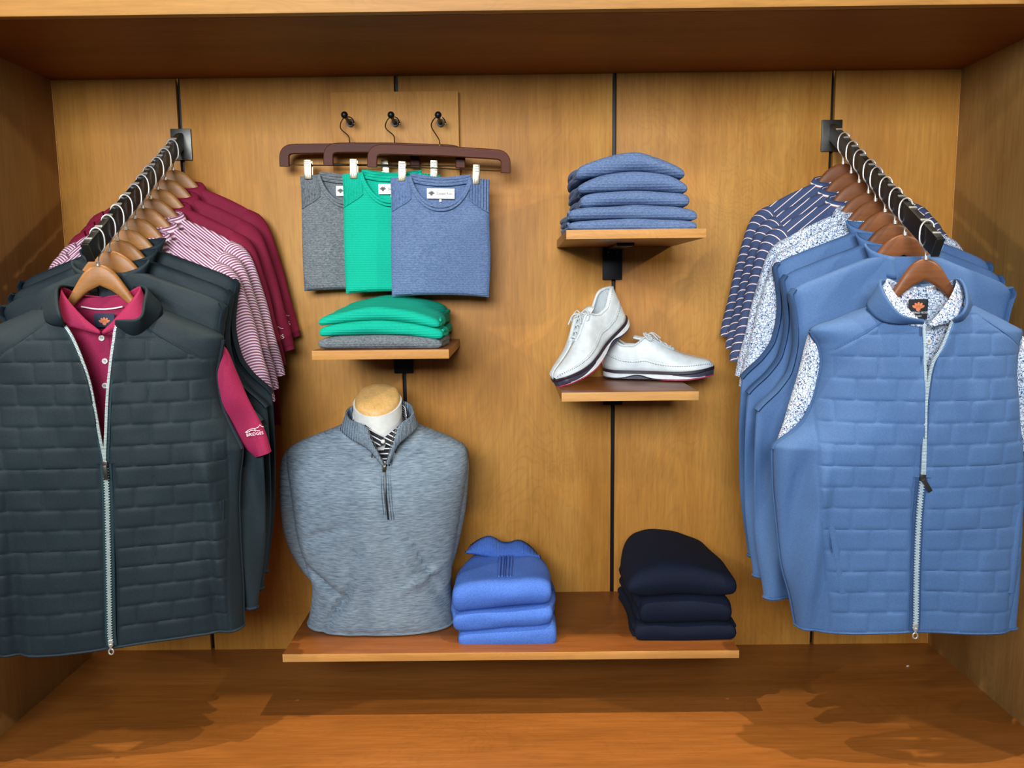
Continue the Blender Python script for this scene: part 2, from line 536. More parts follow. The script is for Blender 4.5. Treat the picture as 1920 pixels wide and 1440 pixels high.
# ------------------------------------------------------------------ the setting
H = 1.6779           # soffit height above the bench top
W = 1.267            # half width between the side walls
SL = [-.915, -.305, .305, .915]
o = MB().box(-W-.05, W+.05, .018, .05, -.05, H+.3).build('wall_back', MAT['void'])
structure(o); wb = o
edges = [-W] + SL + [W]
for i in range(5):
    a = edges[i] + (.0058 if i else 0); b = edges[i+1] - (.0058 if i < 4 else 0)
    MB().box(a, b, 0, .0179, -.02, H+.02, .0012).build('panel', MAT['wall'], wb)
for x in SL:
    MB().box(x-.004, x+.004, .012, .0175, -.02, H+.02).build('slot_channel', MAT['black'], wb)
for s, nm in ((-1, 'wall_left'), (1, 'wall_right')):
    x0, x1 = (W, W+.045) if s > 0 else (-W-.045, -W)
    structure(MB().box(x0, x1, -.66, .017, -.02, H+.3, .002).build(nm, MAT['side']))
structure(MB().box(-W-.06, W+.06, -.74, .017, -.045, 0, .004).build('floor', MAT['floor']))
structure(MB().box(-W-.045, W+.045, -.715, -.70, -.47, -.0455, .002).build('trim_4', MAT['side']))
structure(MB().box(-W, W, -.4815, .0, H, H+.02, .0).build('ceiling', MAT['ceil']))
structure(MB().box(-W, W, -.505, -.4816, H-.0005, H+.3, .004).build('trim_1', MAT['fascia']))
structure(MB().box(-W+.0001, -W+.0022, -.0022, -.0001, .0005, H-.001).build('trim_2', MAT['edge']))
structure(MB().box(W-.0022, W-.0001, -.0022, -.0001, .0005, H-.001).build('trim_3', MAT['edge']))
p = at_z(1702, 1249, 0)
b = MB(); b.box(-.004, .004, -.0022, .0022, .0002, .0012, 0, Matrix.Rotation(.6, 4, 'Z'))
s_ = b.build('paper_scrap', MAT['paper']); s_.location = (p[0], p[1], 0)
tag(s_, 'tiny white paper scrap lying on the bench top near the right wall', 'paper scrap')

# ------------------------------------------------------------------ shelves
def shelf(label, x0, x1, depth, ztop, th, plate_h, plates):
    r = thing('wall_shelf', label, 'shelf', ((x0+x1)/2, 0, ztop))
    hw = (x1-x0)/2
    MB().box(-hw, hw, -depth+.0016, -.001, -th, 0, .0012).build('board', MAT['shelf'], r)
    MB().box(-hw, hw, -depth, -depth+.0015, -th, -.0002, .0006).build('edge_band', MAT['edge'], r)
    for px in plates:
        q = px-(x0+x1)/2
        bb = MB().box(q-.0275, q+.0275, -.012, -.001, -th-plate_h, -th-.0005, .0015).build('bracket_plate', MAT['black'], r)
        MB().box(q-.016, q+.03, -depth*.55, -.0125, -th-.008, -th-.0005, .001).build('bracket_arm', MAT['black'], bb)
        for dx in (-.012, .012):
            MB().sphere((q+dx, -.0125, -th-.014), .003, 8, (1, .5, 1)).build('screw', MAT['steelb'], bb)
    return r
shelf('small wooden shelf carrying the green and grey folded sweaters', -.4735, -.141, .375, .9435, .0225, .075, [-.305])
shelf('small wooden shelf carrying the five heather blue folded sweaters', .142, .469, .405, 1.2225, .0215, .092, [.30])
shelf('small wooden shelf carrying the pair of white golf shoes', .134, .476, .335, .829, .0225, .06, [.303])
shelf('long low wooden shelf carrying the mannequin bust and two folded stacks', -.578, .578, .388, .1743, .0205, .06, [-.305, .305])

# ------------------------------------------------------------------ slanted hanging rails
RAILX = .913
def hz(Y, side):      # height of a hanger's neck on the rail
    return (1.464-.635*abs(Y)) if side < 0 else (1.467-.60*abs(Y))
def rail(side, label, Yend):
    r = thing('hanging_rail', label, 'garment rail', (side*RAILX, 0, hz(0, side)+.05))
    MB().box(-.0285, .0285, -.006, -.0005, -.058, .028, .001).build('wall_plate', MAT['steelb'], r)
    sl = .635 if side < 0 else .60
    L = abs(Yend)*math.sqrt(1+sl*sl)
    ang = math.atan(sl)
    Mx = Matrix.Rotation(ang, 4, 'X')
    arm = MB().box(-.0075, .0075, -L, -.002, -.021, .019, .0015, Mx).build('arm', MAT['rail'], r)
    MB().box(-.0085, .0085, -L-.004, -L-.0002, -.022, .020, .001, Mx).build('end_cap', MAT['steelb'], arm)
    MB().box(-.0078, .0078, -L+.002, -.012, .0192, .0206, .0004, Mx).build('top_strip', MAT['steelb'], arm)
    for k in range(11):
        yy = -.05-k*(L-.07)/10.0
        MB().box(-.0085, .0085, yy-.003, yy+.003, .0207, .0238, .001, Mx).build('stop', MAT['chrome'], arm)
    return r
rail(-1, 'slanted black rail on the left holding dark vests, striped and burgundy polos', -.53)
rail(1, 'slanted black rail on the right holding blue vests, floral and navy polos', -.585)

# ------------------------------------------------------------------ wooden coat hangers
def hanger_proto(side, mat, hook_tilt):
    r = thing('coat_hanger', 'x', 'hanger')
    zt = pchip([0, .02, .04, .066, .10, .15, .2, .222], [0, -.005, -.018, -.049, -.092, -.123, -.150, -.166])
    zb = pchip([0, .03, .06, .1, .15, .2, .222], [-.048, -.060, -.080, -.113, -.141, -.164, -.173])
    th = pchip([0, .06, .12, .18, .222], [.008, .008, .008, .009, .006])
    def fn(u, v):
        x = -.222+.444*v
        a = abs(x)
        z0, z1, t = zb(a), zt(a), th(a)
        an = 2*math.pi*u
        c, s = math.cos(an), math.sin(an)
        yy = t*math.copysign(abs(c)**.6, c)
        zz = (z0+z1)/2+(z1-z0)/2*math.copysign(abs(s)**.5, s)
        return (x, yy+.006*(a/.222)**2, zz)
    MB().grid(14, 44, fn, wrap_u=True, cap=True).build('body', mat, r)
    d = 1 if side < 0 else -1
    pts = [(0, 0, -.004), (0, 0, .012), (.004*d, 0, .022), (.0135*d, 0, .034), (.0155*d, 0, .052), (.013*d, 0, .068), (.005*d, 0, .078), (-.005*d, 0, .079), (-.0125*d, 0, .072), (-.0145*d, 0, .062)]
    pts = [(x, hook_tilt*math.sin(z*30), z) for x, y, z in pts]
    MB().tube(spline(pts, 5), .0019, 8).build('hook', MAT['chrome'], r)
    MB().tube([(0, -.004, -.004), (0, -.004, .004)], .0045, 10).build('ferrule', MAT['chrome'], r)
    return r
YL = [-.066, -.117, -.166, -.212, -.256, -.302, -.351, -.395, -.438, -.490]
YR = [-.087, -.140, -.191, -.247, -.287, -.339, -.392, -.441, -.538]
ordn = ['first', 'second', 'third', 'fourth', 'fifth', 'sixth', 'seventh', 'eighth', 'ninth', 'tenth']
random.seed(3)
hp = hanger_proto(-1, MAT['hanger'], .002)
hq = hanger_proto(1, MAT['hanger_d'], -.002)
for side, Ys, pr, nm in ((-1, YL, hp, 'left'), (1, YR, hq, 'right')):
    for i, Y in enumerate(Ys):
        last = i == len(Ys)-1
        lab = 'wooden coat hanger, %s from the back wall on the %s rail' % (ordn[i], nm)
        if last: lab = 'wooden coat hanger inside the front %s vest at the rail end' % ('dark slate' if side < 0 else 'steel blue')
        loc = (side*RAILX, Y, hz(Y, side))
        rot = (0, random.uniform(-.02, .02), random.uniform(-.05, .05)+(.05 if side < 0 else -.03))
        if i == 0:
            pr.location = loc; pr.rotation_euler = rot; pr['label'] = lab; pr['group'] = 'hangers on the %s rail' % nm
        else:
            d_ = dup(pr, loc, rot, lab, 'hangers on the %s rail' % nm)
            if last:
                d_.rotation_euler = (0, 0, .12 if side < 0 else -.03)
                d_.children[0].scale = (.80, 1, 1)

# ------------------------------------------------------------------ garments on the rails
class Frame:
    """a garment's own plane: pixels of the photograph measured at its real distance"""
    def __init__(s, loc, yaw):
        s.o = np.array(loc, float); s.c, s.s = math.cos(yaw), math.sin(yaw)
    def __call__(s, px, py, y=0.0):
        n = np.array([-s.s, s.c, 0.0])
        r = cam_ray(px, py)
        t = (y-np.dot(n, CAM-s.o))/np.dot(n, r)
        d = CAM+r*t-s.o
        return (s.c*d[0]+s.s*d[1], y, d[2])

def lerp(a, b, t): return a+(b-a)*t
def sstep(a, b, x):
    t = min(max((x-a)/(b-a), 0), 1)
    return t*t*(3-2*t)
def lens(s, n=2.2):
    return max(0.0, 1-min(1, abs(s))**n)**(1/n)

def loft_strip(A, Bc, nu=40, nv=6, bulge=0.0):
    """surface between two control polylines (smoothed)"""
    a = resample(spline(A, 8), nu+1); b = resample(spline(Bc, 8), nu+1)
    m = MB()
    def fn(u, v):
        i = int(round(u*nu))
        p = lerp(a[i], b[i], v)
        return (p[0], p[1]-bulge*math.sin(math.pi*v), p[2])
    m.grid(nu, nv, fn, uvfn=lambda u, v: (u*.3, v*.06))
    return m

def emblem(mb, c, r, y):
    """small thistle-like fan of petals over a bulb"""
    for k in range(-2, 3):
        an = k*.55
        d = (math.sin(an), math.cos(an))
        pts = []
        for j in range(10):
            t = 2*math.pi*j/10
            lx, ly = .20*r*math.sin(t), .42*r*math.cos(t)+.62*r
            pts.append((c[0]+lx*d[1]+ly*d[0], c[1]-lx*d[0]+ly*d[1]))
        mb.prism(pts[::-1], y, y-.0006)
    pts = [(c[0]+.34*r*math.cos(2*math.pi*j/12), c[1]-.05*r+.34*r*math.sin(2*math.pi*j/12)) for j in range(12)]
    mb.prism(pts, y, y-.0006)

def sleeve_logo(parent, M, mat):
    m = MB()
    v, f = text_mesh('BRIDGES', .0165)
    m.add([tuple(M @ Vector((p[0], -p[2]-.0006, p[1]-.012))) for p in v], f)
    v, f = text_mesh('THE', .007)
    m.add([tuple(M @ Vector((p[0]-.024, -p[2]-.0006, p[1]-.0005))) for p in v], f)
    for pts in ([(-.034, -.001), (-.022, .006), (-.012, .009), (.004, .009), (.016, .012), (.024, .020), (.030, .012), (.036, .010)],
                [(-.03, -.003), (-.012, .003), (.004, .003), (.012, -.001), (.02, -.002)], [(0, .009), (.004, .0055), (0, .002), (.005, -.002)]):
        m.tube([M @ Vector((a, -.0006, b)) for a, b in pts], .0007, 5)
    return m.build('logo', mat, parent, smooth=False)

def soft_polo(name, label, cat, mat, collar_mat, logo):
    r = thing(name, label, cat)
    za = [-.052, -.066, -.09, -.118, -.14, -.17, -.25, -.38, -.55, -.72]
    a = pchip(za, [.074, .108, .158, .203, .222, .232, .236, .240, .245, .248])
    b = pchip([-.052, -.12, -.2, -.4, -.72], [.024, .02, .021, .021, .022])
    def body(u, v):
        z = -.052-(.128*v/.3 if v < .3 else .128+.54*(v-.3)/.7)
        an = 2*math.pi*u
        c, s = math.cos(an), math.sin(an)
        x = a(z)*math.copysign(abs(c)**.85, c)
        y = b(z)*math.copysign(abs(s)**.8, s)
        fold = sstep(-.25, -.6, z)*.006*math.sin(x*55+z*4)+.003*noise(x*14, s*2, z*9)
        return (x, y*.8+fold, z)
    def buv(u, v):
        x, y, z = body(u, v)
        return (x, z+.85*abs(x)*sstep(-.24, -.14, z))
    MB().grid(48, 44, body, buv, wrap_u=True, cap=True).build('body', mat, r)
    for sd in (1, -1):
        outer = resample(spline([(.195, -.110), (.226, -.128), (.250, -.17), (.276, -.27), (.297, -.37), (.316, -.465)], 8), 29)
        inner = resample(spline([(.165, -.16), (.178, -.22), (.186, -.28), (.196, -.36), (.208, -.43), (.222, -.492)], 8), 29)
        def slv(u, v, sd=sd):
            i = int(round(v*28))
            an = 2*math.pi*u
            c, s = math.cos(an), math.sin(an)
            m = (outer[i]+inner[i])/2; h = (outer[i]-inner[i])/2
            x, z = m+h*math.copysign(abs(c)**.8, c)
            y = .019*math.copysign(abs(s)**.9, s)*(1+.25*math.sin(v*3))+.004*noise(x*20+5, s, z*14)+.004*math.sin((x-z*.4)*70)*v
            return (sd*x, y, z)
        so = MB().grid(28, 28, slv, lambda u, v: (u*.2, -.11-v*.40+.02*math.sin(2*math.pi*u)), wrap_u=True, cap=True).build('sleeve', mat, r)
        hem = [slv(k/28, 27/28) for k in range(28)]
        MB().tube([(p[0], p[1]*1.05, p[2]) for p in hem], .0016, 5, closed=True).build('sleeve_hem', mat, so)
        if sd == 1 and logo:
            M = Matrix.Translation((.262, -.026, -.425)) @ Matrix.Rotation(-.25, 4, 'Y') @ Matrix.Scale(.95, 4)
            sleeve_logo(so, M, logo)
    def col(u, v):
        ph = -math.pi/2+.22+u*(2*math.pi-.44)
        rx, ry, z = [(.060, .022, -.078), (.070, .027, -.036), (.080, .030, -.040), (.098, .033, -.096)][int(round(v*3))]
        dz = -.02*max(0, -math.sin(ph))+(.012 if v < .9 else 0)*max(0, math.sin(ph))
        return (rx*math.cos(ph), ry*math.sin(ph), z+dz)
    MB().grid(36, 3, col, lambda u, v: (u*.3, v*.07)).build('collar', collar_mat, r, solid=.002, sub=1)
    return r

def soft_vest(name, label, cat, mat, side_mat, trim):
    r = thing(name, label, cat)
    za = [-.052, -.07, -.095, -.118, -.135, -.17, -.24, -.31, -.36, -.39, -.41, -.5, -.65, -.87]
    a = pchip(za, [.076, .122, .185, .236, .252, .244, .236, .246, .276, .306, .322, .326, .318, .290])
    b = pchip([-.052, -.12, -.2, -.4, -.87], [.026, .022, .024, .023, .02])
    def zrow(v): return -.052-(.1*v/.25 if v < .25 else .1+.718*(v-.25)/.75)
    def body(u, v):
        z = zrow(v)
        an = 2*math.pi*u
        c, s = math.cos(an), math.sin(an)
        x = a(z)*math.copysign(abs(c)**.85, c)
        y = b(z)*math.copysign(abs(s)**.75, s)
        f = .012*math.sin(abs(x)*62+z*7)*sstep(.14, .27, abs(x))*sstep(-.38, -.55, z)+.003*noise(x*16, s*2, z*8)
        return (x, y+f, z)
    MB().grid(52, 70, body, wrap_u=True, cap=True).build('body', mat, r)
    for sd in (1, -1):
        pts = [(sd*(a(z)+.001), 0, z) for z in np.linspace(-.124, -.408, 26)]
        MB().tube(pts, .0075, 8, flat=(.7, 2.4), up=(0, -1, 0)).build('armhole_binding', trim, r)
    hem = [body(k/40, 1.0) for k in range(40)]
    MB().tube([(p[0]*1.003, p[1]*1.04, p[2]+.004) for p in hem], .0045, 6, closed=True).build('hem_binding', trim, r)
    def col(u, v):
        ph = -math.pi/2+.35+u*(2*math.pi-.7)
        fr = max(0, -math.sin(ph))
        rx, ry = lerp(.066, .088, v), lerp(.024, .026, v)
        side = abs(math.cos(ph))
        z = lerp(-.075, -.022-.004*(1-side), v)-.03*fr
        return (rx*math.cos(ph), ry*math.sin(ph), z)
    MB().grid(36, 5, col).build('collar', mat, r, solid=.005)
    return r

# ---- the detailed vest at the front of each rail
def front_vest(F, root, P, mats):
    """P: outline and opening data already measured in the garment's own metres"""
    mat, side_mat, trim, zipm, tape = mats
    aR, aL = P['aR'], P['aL']
    bz = pchip([-.90, -.6, -.35, -.2, -.12, -.05], [.062, .072, .082, .074, .062, .052])
    ztop, zsh, zhem = P['ztop'], P['zsh'], P['zhem']
    oR, oL = P['oR'], P['oL']
    BW, BH = .0815, .0472
    def half(z, sd): return aR(z) if sd > 0 else aL(z)
    def front(x, z):
        sd = 1 if x >= 0 else -1
        return -bz(z)*lens(x/half(z, sd), 2.3)
    def quilt(x, z, sd):
        # yoke seam and side seam bound the quilting
        yoke = P['yoke'](abs(x))
        edge = P['side'](z) if sd > 0 else P['sideL'](z)
        m = sstep(0, .006, yoke-z)*sstep(0, .006, edge-abs(x))
        if m <= 0:
            d = min(abs(yoke-z), abs(edge-abs(x)))
            return -.0016*(1-sstep(0, .005, d))
        vv = (z-zhem)/BH
        row = math.floor(vv); v = vv-row
        xo = abs(x-P['zc'](z))-.016
        m *= sstep(-.004, .004, xo) if z < P['zpull'] else 1
        uu = xo/BW+(.5 if row % 2 else 0)
        u = uu-math.floor(uu)
        h = (1-abs(2*v-1)**7)*(1-abs(2*u-1)**8)
        # each brick is a little slack: it leans to one side
        lean = (.5-u)*.35+.25*noise(row*3.1, math.floor(uu)*1.7+sd*9, .5)
        return m*(.0026*h*(1+lean*1.3))-.0010*(1-m)
    NR, NS, NX = 250, 26, 92
    def zv(v):
        j = v*(NR+NS)
        return lerp(zhem, zsh, j/NR) if j <= NR else lerp(zsh, ztop, (j-NR)/NS)
    def panel(sd):
        def fn(u, v):
            z = zv(v)
            e = (oR(z) if sd > 0 else oL(z))*sd
            A = half(z, sd)
            e = min(e, A*.985)
            t = u*.55+.45*math.sin(u*math.pi/2)
            x = sd*lerp(e, A, t)
            zz = z+P['hem'](x)*(1-sstep(zhem, zhem+.35, z))
            y = front(x, z)
            q = quilt(x, z, sd)*(1-u**14)
            wr = .0035*noise(x*9+3, z*7, sd)+.002*noise(x*22, z*16, 4)
            curl = -.006*math.exp(-((abs(x)-e)/.02)**2)*sstep(P['zpull'], P['zpull']+.12, z)
            drape = .016*math.sin(abs(x)*62+z*7+1)*sstep(.19, .24, abs(x))*sstep(-.38, -.48, z)
            return (x, y-q+wr*(1-u**6)+curl+drape*(1-u**8), zz)
        m = MB().grid(NX, NR+NS, fn)
        return m.build('front_panel', mat, root, solid=.0035, off=1 if sd < 0 else -1), fn
    pR, fR = panel(1); pL, fL = panel(-1)
    for pp in (pR, pL):
        pp.modifiers['thickness'].offset = 0
    def back(u, v):
        z = zv(v)
        s = math.sin((u*2-1)*math.pi/2)
        x = s*half(z, 1 if s >= 0 else -1)
        zz = z+P['hem'](x)*(1-sstep(zhem, zhem+.35, z))
        return (x, .028*lens(s, 2.5)+.003*noise(x*10, z*8, 7), zz)
    MB().grid(40, 90, back).build('back_panel', side_mat, root)
    # bindings
    for sd in (1, -1):
        zs = np.linspace(P['zarm'], zsh-.004, 34)
        pts = [(sd*(half(z, sd)+.0005), -.006, z) for z in zs]
        MB().tube(pts, .0058, 8, flat=(.9, 1.5)).build('armhole_binding', trim, root)
    hemp = []
    for sd, fn in ((-1, fL), (1, fR)):
        row = [fn(u, 0.0) for u in np.linspace(0, 1, 24)]
        hemp += row[::-1] if sd < 0 else row
    MB().tube(hemp, .0048, 8, flat=(.8, 1.4)).build('hem_binding', trim, root)
    MB().tube([(x, .028*lens(x/half(zhem, 1 if x > 0 else -1), 2.5), zhem+P['hem'](x)) for x in np.linspace(-aL(zhem), aR(zhem), 30)], .0045, 6).build('hem_binding', trim, root)
    for sd in (1, -1):
        pts = [(sd*half(z, sd), .0, z+P['hem'](sd*half(z, sd))*(1-sstep(zhem, zhem+.35, z))) for z in np.linspace(zhem+.004, P['zarm'], 40)]
        MB().tube(pts, .0042, 8).build('side_seam', side_mat, root)
    # shoulder and yoke seams
    for sd in (1, -1):
        pts = []
        for xx in np.linspace(.10, .20, 16):
            z = P['yoke'](xx)
            if xx < half(z, sd)-.004: pts.append((sd*xx, front(sd*xx, z)-.0012, z))
        if len(pts) > 3: MB().tube(pts, .0012, 6).build('yoke_seam', trim, root)
    # zip
    zp = P['zpull']
    teeth = MB(); tapes = MB()
    zz = zhem+.012; k = 0
    while zz < zp-.004:
        x = P['zc'](zz); y = front(x, zz)-.0075
        teeth.box(x-.0045+(.0012 if k % 2 else -.0012), x+.0045+(.0012 if k % 2 else -.0012), y-.0014, y+.0014, zz-.0011, zz+.0011)
        zz += .0031; k += 1
    for sd, fo in ((1, oR), (-1, oL)):
        zz = zp+.004
        line = []
        while zz < P['zipend'][0 if sd > 0 else 1]:
            x = fo(zz); y = front(x, zz)-.0095
            x2 = fo(zz+.003); an = math.atan2(x2-x, .003)
            M = Matrix.Translation((x-sd*.002, y, zz)) @ Matrix.Rotation(an, 4, 'Y')
            teeth.box(-.0028, .0028, -.0015, .0015, -.0011, .0011, 0, M)
            line.append((x+sd*.004, y+.002, zz))
            zz += .0031*math.cos(an)
        tapes.tube(line, .0024, 6, flat=(1, .4))
    for q in (-1, 1):
        tapes.tube([(P['zc'](z)+q*.0085, front(P['zc'](z), z)-.0045, z) for z in np.linspace(zhem+.006, zp, 40)], .0035, 6, flat=(1, .5))
    teeth.build('zip_teeth', zipm, root, smooth=False)['kind'] = 'stuff'
    tapes.build('zip_tape', tape, root)
    x = P['zc'](zp); y = front(x, zp)-.008
    sl = MB().box(x-.006, x+.006, y-.004, y+.003, zp-.008, zp+.008, .002).build('zip_slider', MAT['pull'], root)
    Mp = Matrix.Translation((x, y-.0055, zp-.004)) @ Matrix.Rotation(P.get('pull_tilt', 0), 4, 'Y')
    MB().box(-.0048, .0048, -.0015, .0015, -.030, .002, .0014, Mp).build('zip_pull', MAT['pull'], sl)
    x = P['zc'](zhem); y = front(x, zhem)-.008
    z0 = zhem+P['hem'](x)
    s2 = MB().box(x-.005, x+.005, y-.003, y+.003, z0+.006, z0+.022, .0015).build('zip_slider', MAT['chrome'], root)
    ring = [(x+.0052*math.cos(t), y-.002, z0-.006+.0065*math.sin(t)) for t in np.linspace(0, 2*math.pi, 15)[:-1]]
    MB().tube(ring, .0017, 6, closed=True).tube([(x, y-.002, z0), (x, y-.003, z0+.012)], .0028, 6).build('zip_ring', MAT['chrome'], s2)
    # welt pockets
    for sd in (1, -1):
        p0, p1 = P['pocket'] if sd > 0 else P.get('pocketL', P['pocket'])
        pts = []
        for t in np.linspace(0, 1, 16):
            xx, z = lerp(p0[0], p1[0], t), lerp(p0[1], p1[1], t)
            pts.append((sd*xx, front(sd*xx, z)-.0045, z))
        MB().tube(pts, .008, 8, flat=(1.0, .3)).build('pocket_welt', mat, root)
        MB().tube([(q[0]+sd*.010, q[1]+.0030, q[2]) for q in pts], .0022, 6).build('pocket_slit', trim, root)
    # collar
    base = [F(*q[:2], q[2]) for q in P['cbase']]; top = [F(*q[:2], q[2]) for q in P['ctop']]
    loft_strip(base, top, 70, 8, .004).build('collar', mat, root, solid=.005, off=0)
    return front

def measure_profile(F, pts, sign, y=-.01):
    q = [F(px, py, y) for px, py in pts]
    q.sort(key=lambda p: p[2])
    return [p[2] for p in q], [sign*p[0] for p in q]

LF = Frame((-RAILX, YL[-1], hz(YL[-1], -1)), .12)
vl = thing('quilted_vest', 'dark slate brick-quilted vest, frontmost on the left rail, raspberry polo inside', 'vest', LF.o, (0, 0, .12))
zz, aa = measure_profile(LF, [(292, 578), (330, 592), (370, 608), (405, 624), (417, 634), (413, 660), (406, 705), (414, 755), (432, 800), (446, 828), (452, 842), (447, 900), (446, 960), (449, 1030), (453, 1100), (455, 1180)], 1)
aRf = pchip(zz, aa)
oz = [LF(px, py, -.075) for px, py in [(205, 1190), (204, 1000), (203, 900), (203, 868), (206, 800), (208, 740), (212, 680), (216, 640), (219, 612), (234, 604), (262, 588), (282, 572)]]
ol = [LF(px, py, -.075) for px, py in [(205, 1190), (204, 1000), (203, 900), (200, 868), (190, 810), (183, 770), (172, 720), (158, 680), (142, 645), (120, 612), (110, 604), (100, 588), (92, 572)]]
oRf = pchip([p[2] for p in oz], [p[0] for p in oz]); oLf = pchip([p[2] for p in ol], [p[0] for p in ol])
zc_ = pchip([p[2] for p in oz[:4]], [(p[0]+q[0])/2 for p, q in zip(oz[:4], ol[:4])])
zh = zz[0]; zs = LF(417, 634, -.01)[2]
offL = .02
PL = dict(aR=aRf, aL=lambda z: aRf(z)+offL, ztop=zz[-1], zsh=zs, zhem=zh, zarm=LF(452, 842, -.01)[2], oR=oRf, oL=oLf, zc=zc_,
          zpull=LF(203, 868, -.075)[2], zipend=(LF(218, 608, -.075)[2], LF(120, 612, -.075)[2]),
          hem=lambda x: .012*math.sin(x*9)-.02*max(0, -x-.1),
          yoke=lambda x: lerp(zs+.045, zs-.045, min(1, max(0, (x-.09)/.13))),
          side=lambda z: lerp(.245, .262, sstep(-.85, -.40, z)), sideL=lambda z: lerp(.265, .28, sstep(-.85, -.40, z)),
          pocket=((.240, -.545), (.226, -.735)), pull_tilt=-.05,
          cbase=[(219, 612, -.07), (258, 630, -.062), (302, 590, -.035), (290, 560, .0), (235, 545, .045), (195, 542, .05), (145, 548, .045), (90, 566, .0), (78, 588, -.035), (92, 606, -.062), (121, 613, -.07)],
          ctop=[(217, 600, -.085), (262, 596, -.10), (270, 562, -.07), (272, 538, -.03), (240, 536, .045), (195, 540, .055), (145, 538, .045), (112, 536, -.03), (108, 560, -.07), (113, 590, -.10), (121, 606, -.085)])
front_vest(LF, vl, PL, (MAT['slate'], MAT['slate_side'], MAT['slate_trim'], MAT['zip'], MAT['tape']))

RF = Frame((RAILX, YR[-1], hz(YR[-1], 1)), -.03)
vr = thing('quilted_vest', 'steel blue brick-quilted vest, frontmost on the right rail, floral polo inside', 'vest', RF.o, (0, 0, -.03))
zl, al = measure_profile(RF, [(1632, 576), (1600, 586), (1560, 602), (1530, 612), (1521, 620), (1535, 645), (1541, 680), (1534, 715), (1521, 760), (1505, 792), (1487, 810), (1462, 828), (1451, 838), (1452, 905), (1459, 980), (1468, 1053), (1484, 1110), (1494, 1163)], -1)
zr, ar = measure_profile(RF, [(1812, 568), (1850, 586), (1890, 606), (1914, 622), (1906, 650), (1903, 690), (1906, 750), (1909, 800), (1914, 838), (1914, 900), (1912, 1000), (1908, 1100), (1904, 1165)], 1)
oz = [RF(px, py, -.075) for px, py in [(1718, 1162), (1718, 1050), (1721, 950), (1725, 893), (1727, 830), (1731, 760), (1738, 710), (1746, 680), (1765, 650), (1780, 620), (1788, 604), (1796, 597), (1806, 576), (1810, 560)]]
ol = [RF(px, py, -.075) for px, py in [(1718, 1162), (1718, 1050), (1721, 950), (1725, 893), (1726, 830), (1727, 760), (1728, 710), (1728, 680), (1729, 650), (1730, 620), (1731, 606), (1714, 601), (1690, 591), (1664, 575), (1650, 560)]]
oRr = pchip([p[2] for p in oz], [p[0] for p in oz]); oLr = pchip([p[2] for p in ol], [p[0] for p in ol])
zcr = pchip([p[2] for p in oz[:4]], [(p[0]+q[0])/2 for p, q in zip(oz[:4], ol[:4])])
aRr, aLr = pchip(zr, ar), pchip(zl, al)
zs2 = RF(1523, 618, -.01)[2]
PR = dict(aR=aRr, aL=aLr, ztop=zl[-1], zsh=zs2, zhem=zl[0], zarm=RF(1453, 842, -.01)[2], oR=oRr, oL=oLr, zc=zcr,
          zpull=RF(1725, 893, -.075)[2], zipend=(RF(1786, 602, -.075)[2], RF(1731, 602, -.075)[2]),
          hem=lambda x: .006*math.cos(x*12)-.006,
          yoke=lambda x: lerp(zs2+.03, zs2-.055, min(1, max(0, (x-.09)/.13))),
          side=lambda z: lerp(.215, .245, sstep(-.85, -.40, z)), sideL=lambda z: lerp(.19, .235, sstep(-.85, -.42, z)),
          pocket=((.212, -.53), (.205, -.74)), pocketL=((.212, -.52), (.168, -.735)), pull_tilt=-.55,
          cbase=[(1787, 606, -.07), (1806, 600, -.06), (1822, 572, -.03), (1800, 550, .0), (1765, 545, .045), (1720, 545, .05), (1680, 548, .045), (1640, 560, .0), (1626, 577, -.03), (1660, 604, -.066), (1731, 606, -.075)],
          ctop=[(1788, 598, -.085), (1806, 585, -.10), (1812, 560, -.08), (1800, 524, -.03), (1765, 530, .045), (1720, 535, .055), (1680, 530, .045), (1652, 524, -.02), (1662, 556, -.07), (1690, 590, -.092), (1731, 599, -.085)])
front_vest(RF, vr, PR, (MAT['steel'], MAT['steel_side'], MAT['steel_trim'], MAT['zipblue'], MAT['tapeblue']))

